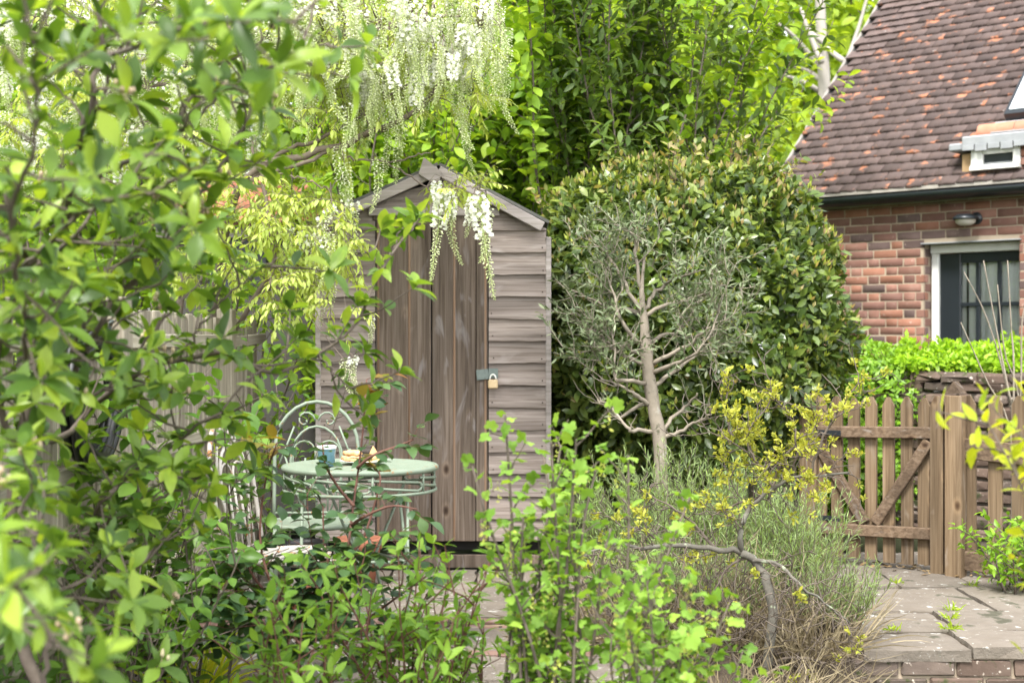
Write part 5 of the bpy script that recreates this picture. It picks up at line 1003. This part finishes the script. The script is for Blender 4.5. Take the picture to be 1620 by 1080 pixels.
# ---- apple tree in the left foreground
rng = np.random.default_rng(91)
apl = thing('apple_tree', 'leafy apple tree with pale flower buds in front of the left fence', 'tree', (P(60, 0, 3.0)[0], 3.0, -.12)); abr = []
AB = [([(80, 1120, 3.0), (30, 1000, 3.0), (18, 850, 3.0), (25, 720, 3.0), (50, 610, 3.0), (68, 540, 3.0), (85, 470, 3.0), (60, 430, 3.0), (35, 400, 2.9), (10, 300, 2.8)], .024, .010), ([(25, 720, 3.0), (-10, 600, 2.9), (20, 480, 2.8), (35, 425, 2.8), (95, 395, 2.75), (135, 355, 2.7)], .013, .006), ([(90, 650, 2.9), (112, 565, 2.9), (137, 505, 2.85), (158, 458, 2.8), (190, 380, 2.8), (225, 310, 2.8)], .008, .003),
      ([(102, 655, 2.95), (128, 560, 2.95), (158, 515, 2.9), (182, 470, 2.9), (240, 420, 2.9), (290, 350, 2.9), (333, 287, 2.9), (380, 213, 2.95), (402, 167, 3.0), (430, 100, 3.0)], .011, .004), ([(85, 470, 3.0), (115, 270, 2.8), (145, 165, 2.7), (153, 100, 2.7), (160, 50, 2.7), (148, -20, 2.7)], .012, .006), ([(160, 240, 2.75), (163, 160, 2.75), (187, 83, 2.75), (215, 13, 2.75), (225, -30, 2.7)], .007, .003),
      ([(140, 283, 2.9), (190, 262, 2.9), (240, 238, 2.85), (300, 200, 2.8), (350, 150, 2.8), (440, 95, 2.8), (520, 65, 2.8)], .009, .003), ([(187, 307, 2.85), (247, 240, 2.85), (300, 160, 2.9), (333, 113, 2.95), (377, 33, 3.0), (395, -10, 3.0)], .008, .003), ([(18, 700, 3.0), (100, 690, 3.1), (150, 640, 3.2), (220, 590, 3.4), (280, 570, 3.5), (360, 560, 3.7), (430, 590, 3.8), (500, 560, 3.9), (560, 520, 3.95), (590, 450, 4.0), (625, 390, 4.05), (665, 345, 4.1)], .012, .004),
      ([(25, 870, 3.0), (90, 862, 3.1), (140, 842, 3.2), (165, 793, 3.3), (190, 765, 3.35), (228, 737, 3.4), (270, 708, 3.5), (320, 670, 3.6), (380, 640, 3.7)], .011, .004), ([(110, 1100, 3.1), (133, 1037, 3.1), (147, 980, 3.15), (170, 950, 3.2), (215, 900, 3.3), (260, 850, 3.4)], .010, .004), ([(70, 1100, 2.6), (75, 960, 2.6), (60, 880, 2.5), (30, 800, 2.5)], .009, .004), ([(40, 640, 2.9), (40, 500, 2.5), (20, 350, 2.3), (60, 200, 2.2), (50, 60, 2.1)], .009, .004), ([(30, 900, 3.0), (-30, 950, 2.3), (20, 930, 2.0), (60, 880, 1.95)], .008, .003), ([(150, 100, 2.7), (240, 60, 2.4), (330, 40, 2.2), (430, 30, 2.1), (500, 60, 2.1)], .008, .003), ([(35, 425, 2.8), (140, 330, 2.5), (250, 300, 2.4), (330, 250, 2.35)], .008, .003), ([(500, 560, 3.9), (540, 600, 3.9), (585, 640, 3.95)], .005, .002), ([(280, 570, 3.5), (330, 500, 3.5), (380, 450, 3.5), (440, 410, 3.5)], .006, .003), ([(100, 655, 3.0), (180, 600, 3.35), (250, 520, 3.4), (300, 460, 3.45), (340, 440, 3.5)], .007, .003), ([(140, 842, 3.2), (220, 800, 3.4), (290, 770, 3.5), (340, 730, 3.6)], .006, .003)]
for (q, r0, r1) in AB:
    q = [(u, v, 3.5 + (Y - 3.0) * 1.45 if Y < 3.3 else Y + .2 if Y < 3.6 else Y) for u, v, Y in q]
    w_ = smooth_path([P(*a) for a in q], 28) + rng.normal(size=(28, 3)) * .0035; abr.append(w_); part('branch' if r0 < .02 else 'trunk', tube(MB(), w_, np.linspace(r0, r1, 28) * .72, 8), M_bark, apl, True)
tw_ = sides(rng, abr, .10, .17, 55, .12, 5, .2, .05) + sides(rng, [abr[i] for i in (0, 1, 2, 3, 4, 5, 6, 7, 9, 10, 11, 12)], .11, .2, 60, .1, 5, .2, .1); twigs_part(apl, tw_, .0035, .0018, M_bark)
P1, D1, N1, S1 = [], [], [], []; B1 = []
def spur(c, ax, n, ls):
    for k in range(n):
        a = k * 2.4 + rng.normal() * .3; ref = nrm(np.cross(ax, [.3, .8, .1])); r2 = np.cross(ax, ref); d = nrm(ax * rng.uniform(.1, .8) + (ref * math.cos(a) + r2 * math.sin(a)) + UP * .1 + rng.normal(size=3) * .15)
        P1.append(c + rng.normal(size=3) * .004); D1.append(d); N1.append(nrm(ax * .7 + UP * .7 + rng.normal(size=3) * .3)); S1.append(ls * rng.uniform(.65, 1.2))
for t in tw_:
    ax = nrm(nrm(t[-1] - t[-2]) + UP * .4); spur(t[-1], ax, 8, .080)
    if rng.random() < .7: spur(t[2], nrm(ax + rng.normal(size=3) * .5), 3, .066)
    if rng.random() < .14: B1.append(t[-1])
for i, w_ in enumerate(abr):
    q, t = sample(w_, .085 if i != 8 else .06, .3)
    for a, b in zip(q, t): spur(a, nrm(rand_unit(rng, 1)[0] + UP * .5 + b * .3), 4, .06)
spur(abr[8][-1], nrm(np.array([.5, 0, .8])), 7, .075)
ix = rng.permutation(len(P1)); hf = len(ix) // 2; A_ = [np.array(a) for a in (P1, D1, N1, S1)]
emit(apl, apl, leaf_t(.36, 4, .17, .30, .42, .16), L_APPLE, *[a[ix[:hf]] for a in A_], rng, 160); emit(apl, apl, leaf_t(.47, 4, .10, .18, .48, .12), L_APPLE, *[a[ix[hf:]] * (.9 if a.ndim == 1 else 1) for a in A_], rng, 140)
bm = MB()
for c in B1:
    for k in range(6):
        dd = rand_unit(rng, 1)[0] * .02 + UP * .016; V, Fc = lump(np.zeros(3), (.0055, .0055, .008), rng, 5); bm.add(V + c + dd, Fc, rng.random()); tube(bm, [c, c + dd], .001, 3, .5, False)
part('flower_buds', bm, leafmat('pink_buds', [(.40, .30, .22), (.5, .36, .28), (.44, .42, .26)], .2, .6, .2, (1, .9, .8)), apl, True, 'stuff')
# ---- shrubs at the foot of the fence
def fan(u, v, Y, n, L, spread, seed, zb, ymin=-.3, lean=(0, 0), wob=.1, up=.05, segs=9):
    rng = np.random.default_rng(seed); b = P(u, 0, Y); b[2] = zb; out = []
    for k in range(n): out.append(walk(rng, b + [rng.normal() * .05, rng.normal() * .05, 0], [rng.normal() * spread + lean[0], rng.normal() * spread * .7 + lean[1], 1], L * rng.uniform(.6, 1.1), segs, wob, up))
    return b, out, rng
b, st, rg = fan(300, 0, 4.75, 9, 1.05, .30, 401, -.03); shrub('broadleaf_shrub', 'shrub with pointed mid green leaves in pairs before the fence', 'shrub', b, st, .006, .002, M_bark, T_ROUND, L_LILAC, .055, .055, .085, 402, 260, True, 65, .1, .25, sides(rg, st, .15, .25, 50, .2))
b, st, rg = fan(195, 0, 4.4, 12, .75, .45, 403, -.05); shrub('broadleaf_shrub', 'low leafy green shrub under the apple tree against the fence', 'shrub', b, st, .006, .002, M_bark, T_OVAL3, L_LILAC, .05, .045, .075, 404, 200, False, 60, .1, .2, sides(rg, st, .12, .22, 50, .2))
b, st, rg = fan(60, 0, 3.9, 12, .62, .5, 405, -.1); shrub('broadleaf_shrub', 'leafy green bush at the base of the apple tree', 'shrub', b, st, .006, .002, M_bark, T_OVAL3, L_LILAC, .045, .05, .08, 406, 200, False, 60, .1, .2, sides(rg, st, .12, .22, 50, .2))
b, st, rg = fan(215, 0, 5.3, 14, .85, .22, 407, -.02); shrub('feathery_plant', 'feathery yellow green plant growing up against the left fence', 'plant', b, st, .004, .0015, M_bark, T_NEEDLE, L_LIME, .02, .03, .06, 408, 0, False, 55, .1, .0, sides(rg, st, .07, .12, 50, .2))
b, st, rg = fan(415, 0, 6.9, 10, 1.25, .16, 409, -.02); shrub('climbing_rose', 'slender green climber behind the white chair against the fence', 'climber', b, st, .005, .002, M_bark, T_OVAL3, L_LILAC, .06, .04, .06, 410, 120, False, 60, .15, .1, sides(rg, st, .2, .2, 50, .2))
tuft('strap_leaf_plant', 'clump of fresh strap shaped leaves at the fence foot', 305, 0, 5.0, .16, .32, 60, 411, L_GOLD, -.03, .014, .7, 'plant'); tuft('strap_leaf_plant', 'bright strap leaved plant under the rose bush', 335, 0, 4.6, .16, .26, 50, 412, L_LIME, -.1, .012, .8, 'plant')
# ---- rose bush in front of the table
rng = np.random.default_rng(95); Yr = 4.65; ro = thing('rose_bush', 'young rose bush with dark leaves and red tips before the table', 'rose', (P(505, 0, Yr)[0], Yr, -.12)); rst = []
RB = [[(520, 1080), (535, 960), (550, 870), (560, 790), (570, 720), (576, 660), (580, 600)], [(515, 1080), (510, 950), (512, 880), (511, 800)], [(470, 1080), (440, 960), (412, 860), (420, 760), (438, 700)], [(548, 880), (575, 850), (600, 770), (600, 745)], [(560, 800), (535, 770), (515, 735), (510, 700)], [(565, 740), (590, 720), (630, 705), (655, 695)], [(480, 1090), (470, 1000), (500, 930), (528, 870)], [(440, 960), (400, 910), (385, 870)], [(500, 1090), (560, 1000), (620, 950), (690, 900)], [(556, 830), (580, 815), (620, 800), (660, 805)], [(470, 1080), (410, 1000), (370, 960)], [(520, 1080), (600, 1020), (640, 960)]]
for q in RB:
    dy = 0; pts = []
    for i, (u, v) in enumerate(q): dy += rng.normal() * .05 if i else 0; pts.append(P(u, v, Yr + dy))
    w_ = smooth_path(pts, 14); rst.append(w_); part('stem', tube(MB(), w_, np.linspace(.006, .0025, 14), 6), M_bark_red, ro, True)
def rose_leaves(polys, sp, start, mat, ls, nobj, crown):
    global P1, D1, N1, S1, rach
    P1, D1, N1, S1, rach = [], [], [], [], []
    for po in polys:
        q, t = sample(po, sp, start)
        for a, b in zip(q, t): pinnate(a, nrm(rand_unit(rng, 1)[0] * [1, 1, .5] + b * .6 + UP * .15), 4, rng.uniform(.06, .10), ls, .15)
    twigs_part(ro, rach, .0014, .0008, M_bark_red, 'leaf_stalks'); emit(ro, ro, T_ROUND, mat, P1, D1, N1, S1, rng, nobj, crown=crown)
rose_leaves(rst, .075, .15, L_ROSE, .056, 200, 'foliage'); rose_leaves([rst[0][9:], rst[3][9:], rst[2][10:]], .045, .2, L_ROSEN, .055, 60, 'young_foliage')
rst2 = sides(rng, rst[6:8] + rst[10:] + [rst[2][:7], rst[0][:6]], .07, .2, 55, .05, 4, .2, .05); twigs_part(ro, rst2, .002, .001, M_bark_red); rose_leaves(rst2, .05, .15, L_ROSE, .058, 90, 'lower_foliage')
# ---- deutzia and currants across the foreground
b, st, rg = fan(640, 0, 4.1, 24, .74, .40, 421, -.12, wob=.1, up=.10); shrub('deutzia_shrub', 'shrub with red stems and paired pointed leaves before the patio', 'shrub', b, st, .005, .0018, M_bark_red, T_LANCE, L_DEUT, .045, .035, .065, 422, 300, True, 55, .4, .05, sides(rg, st, .15, .15, 45, .4))
b, st, rg = fan(480, 0, 3.9, 14, .66, .35, 423, -.12, wob=.1, up=.10); shrub('deutzia_shrub', 'low fresh green shrub with paired leaves below the rose bush', 'shrub', b, st, .005, .0018, M_bark_red, T_LANCE, L_DEUT, .045, .04, .07, 424, 300, True, 55, .25, .05, sides(rg, st, .12, .16, 45, .3))
b, st, rg = fan(755, 0, 4.15, 10, .50, .26, 425, -.12, wob=.1, up=.10); shrub('deutzia_shrub', 'small paired leaf shrub between the red stemmed shrub and the currant', 'shrub', b, st, .004, .0016, M_bark_red, T_LANCE, L_DEUT, .042, .035, .06, 426, 200, True, 55, .3, .05, sides(rg, st, .13, .15, 45, .3))
b, st, rg = fan(845, 0, 3.75, 14, 1.14, .13, 431, -.12, wob=.06, up=.06); shrub('currant_bush', 'upright currant bush with lobed leaves in front of the shed corner', 'shrub', b, st, .0065, .003, M_bark, T_CURR, L_CURR, .027, .03, .056, 432, 300, False, 62, .25, .15, sides(rg, st, .10, .10, 50, .3, 3))
b, st, rg = fan(935, 0, 3.7, 8, 1.04, .10, 433, -.12, wob=.06, up=.06); shrub('currant_bush', 'slender currant bush with a tall leafy stem by the dry stalks', 'shrub', b, st, .0065, .003, M_bark, T_CURR, L_CURR, .028, .03, .056, 434, 300, False, 62, .35, .15, sides(rg, st, .10, .10, 50, .4, 3))
b, st, rg = fan(1070, 0, 3.6, 18, .74, .22, 435, -.12, wob=.08, up=.06); shrub('currant_bush', 'low bushy currant with pale leaves below the lichened trunk', 'shrub', b, st, .005, .002, M_bark, T_CURR, L_CURR, .026, .032, .06, 436, 300, False, 62, .2, .15, sides(rg, st, .08, .12, 50, .3, 3))
for cb in [o for o in C.objects if o.name.startswith('currant_bush')]:
    rng = np.random.default_rng(451); fo = [o for o in cb.children if o.name.startswith('foliage')][0]; lv = [o.location + cb.location for o in fo.children][:90]; tp, td = [], []
    for l in lv[::2]:
        for k in range(9): tp.append(np.array(l) + [rng.normal() * .004, rng.normal() * .004, -.006 * k]); td.append(nrm(rng.normal(size=3) + [0, 0, -.6]))
    emit(cb, cb, T_OVAL, leafmat('currant_flower', [(.34, .38, .08), (.42, .44, .12), (.30, .36, .06)], .4, .6, .2), tp, td, rand_unit(rng, len(tp)), rng.uniform(.009, .015, len(tp)), rng, crown='flower_tassels')
# ---- golden shrub at the right edge, small green bush, bare twigs by the wall
b, st, rg = fan(1818, 0, 3.1, 34, 1.24, .035, 441, -.12, wob=.05, up=.06); shrub('golden_shrub', 'golden yellow green shrub in the foreground right of the path', 'shrub', b, st, .006, .002, M_bark, T_LANCE, L_GOLD, .028, .04, .065, 442, 250, False, 50, .15, .05, sides(rg, st, .07, .13, 50, .15, 4))
b, st, rg = fan(1612, 0, 6.9, 16, .34, .5, 443, -.0); shrub('small_bush', 'small glossy green bush against the picket fence panel', 'bush', b, st, .005, .002, M_bark, T_LANCE, L_BOX, .025, .04, .065, 444, 150, False, 55, .1, .05, sides(rg, st, .06, .12, 50, .2, 4))
rng = np.random.default_rng(445); tb = thing('bare_shrub', 'bare pale twigs rising in front of the house door', 'shrub', (P(1600, 0, 8.3)[0], 8.3, -.1))
for q in ([(1600, 900), (1605, 700), (1590, 600), (1560, 500), (1525, 430)], [(1600, 900), (1600, 690), (1560, 600), (1520, 510)], [(1605, 900), (1612, 640), (1590, 560), (1578, 450)], [(1600, 900), (1604, 600), (1600, 520), (1594, 412)], [(1603, 900), (1615, 620), (1618, 500), (1640, 430)], [(1600, 640), (1580, 540), (1556, 412)]):
    part('twig', tube(MB(), smooth_path([P(u, v, 8.3 + rng.normal() * .05) for u, v in q], 12), np.linspace(.008, .003, 12), 5), M_bark_pale, tb, True)
# weeds in the paving joints and fallen leaves by the gate
for i, (x, y, s_) in enumerate(((1.86, 6.05, .05), (1.93, 6.28, .04), (2.0, 6.47, .05), (1.62, 6.03, .03), (2.30, 7.1, .04), (2.45, 6.46, .03), (1.95, 7.2, .04), (1.40, 6.2, .05))):
    tuft('weed', ['seedling weed at the front left slab joint of the step', 'weed in the diagonal joint of the front step slabs', 'taller weed where the step slabs meet the second row', 'tiny weed by the left edge of the stone path', 'weed in the joint before the thick gate post', 'small weed in the long joint of the stone path', 'weed in the slab joint before the picket gate', 'grassy weed between lavender and path edge'][i], 0, 0, 1, .06, s_, 22, 500 + i, L_LIME, 0.0, .008, 1.2, 'weed'); o = bpy.context.scene.objects[-1] if False else None
    r = [q for q in C.objects if q.name.startswith('weed')][-1]; r.location = (x, y, .0); r['group'] = 'weeds in the paving joints'
rng = np.random.default_rng(511); n = 260; p = np.stack([rng.uniform(1.5, 3.0, n), rng.uniform(7.3, 8.1, n), np.full(n, .012)], -1); p[:, 1] = 9.15 - p[:, 0] * .72 + rng.normal(size=n) * .10
lt = thing('leaf_litter', 'brown fallen leaves scattered under the picket gate', 'leaves', (2.0, 7.7, 0)); emit(lt, lt, T_OVAL, leafmat('dead_leaf', [(.12, .07, .035), (.20, .12, .06), (.28, .19, .11)], .1, .7, .2), p, rand_unit(rng, n) * [1, 1, .2], UP + rng.normal(size=(n, 3)) * .3, rng.uniform(.02, .045, n), rng, crown='leaves')
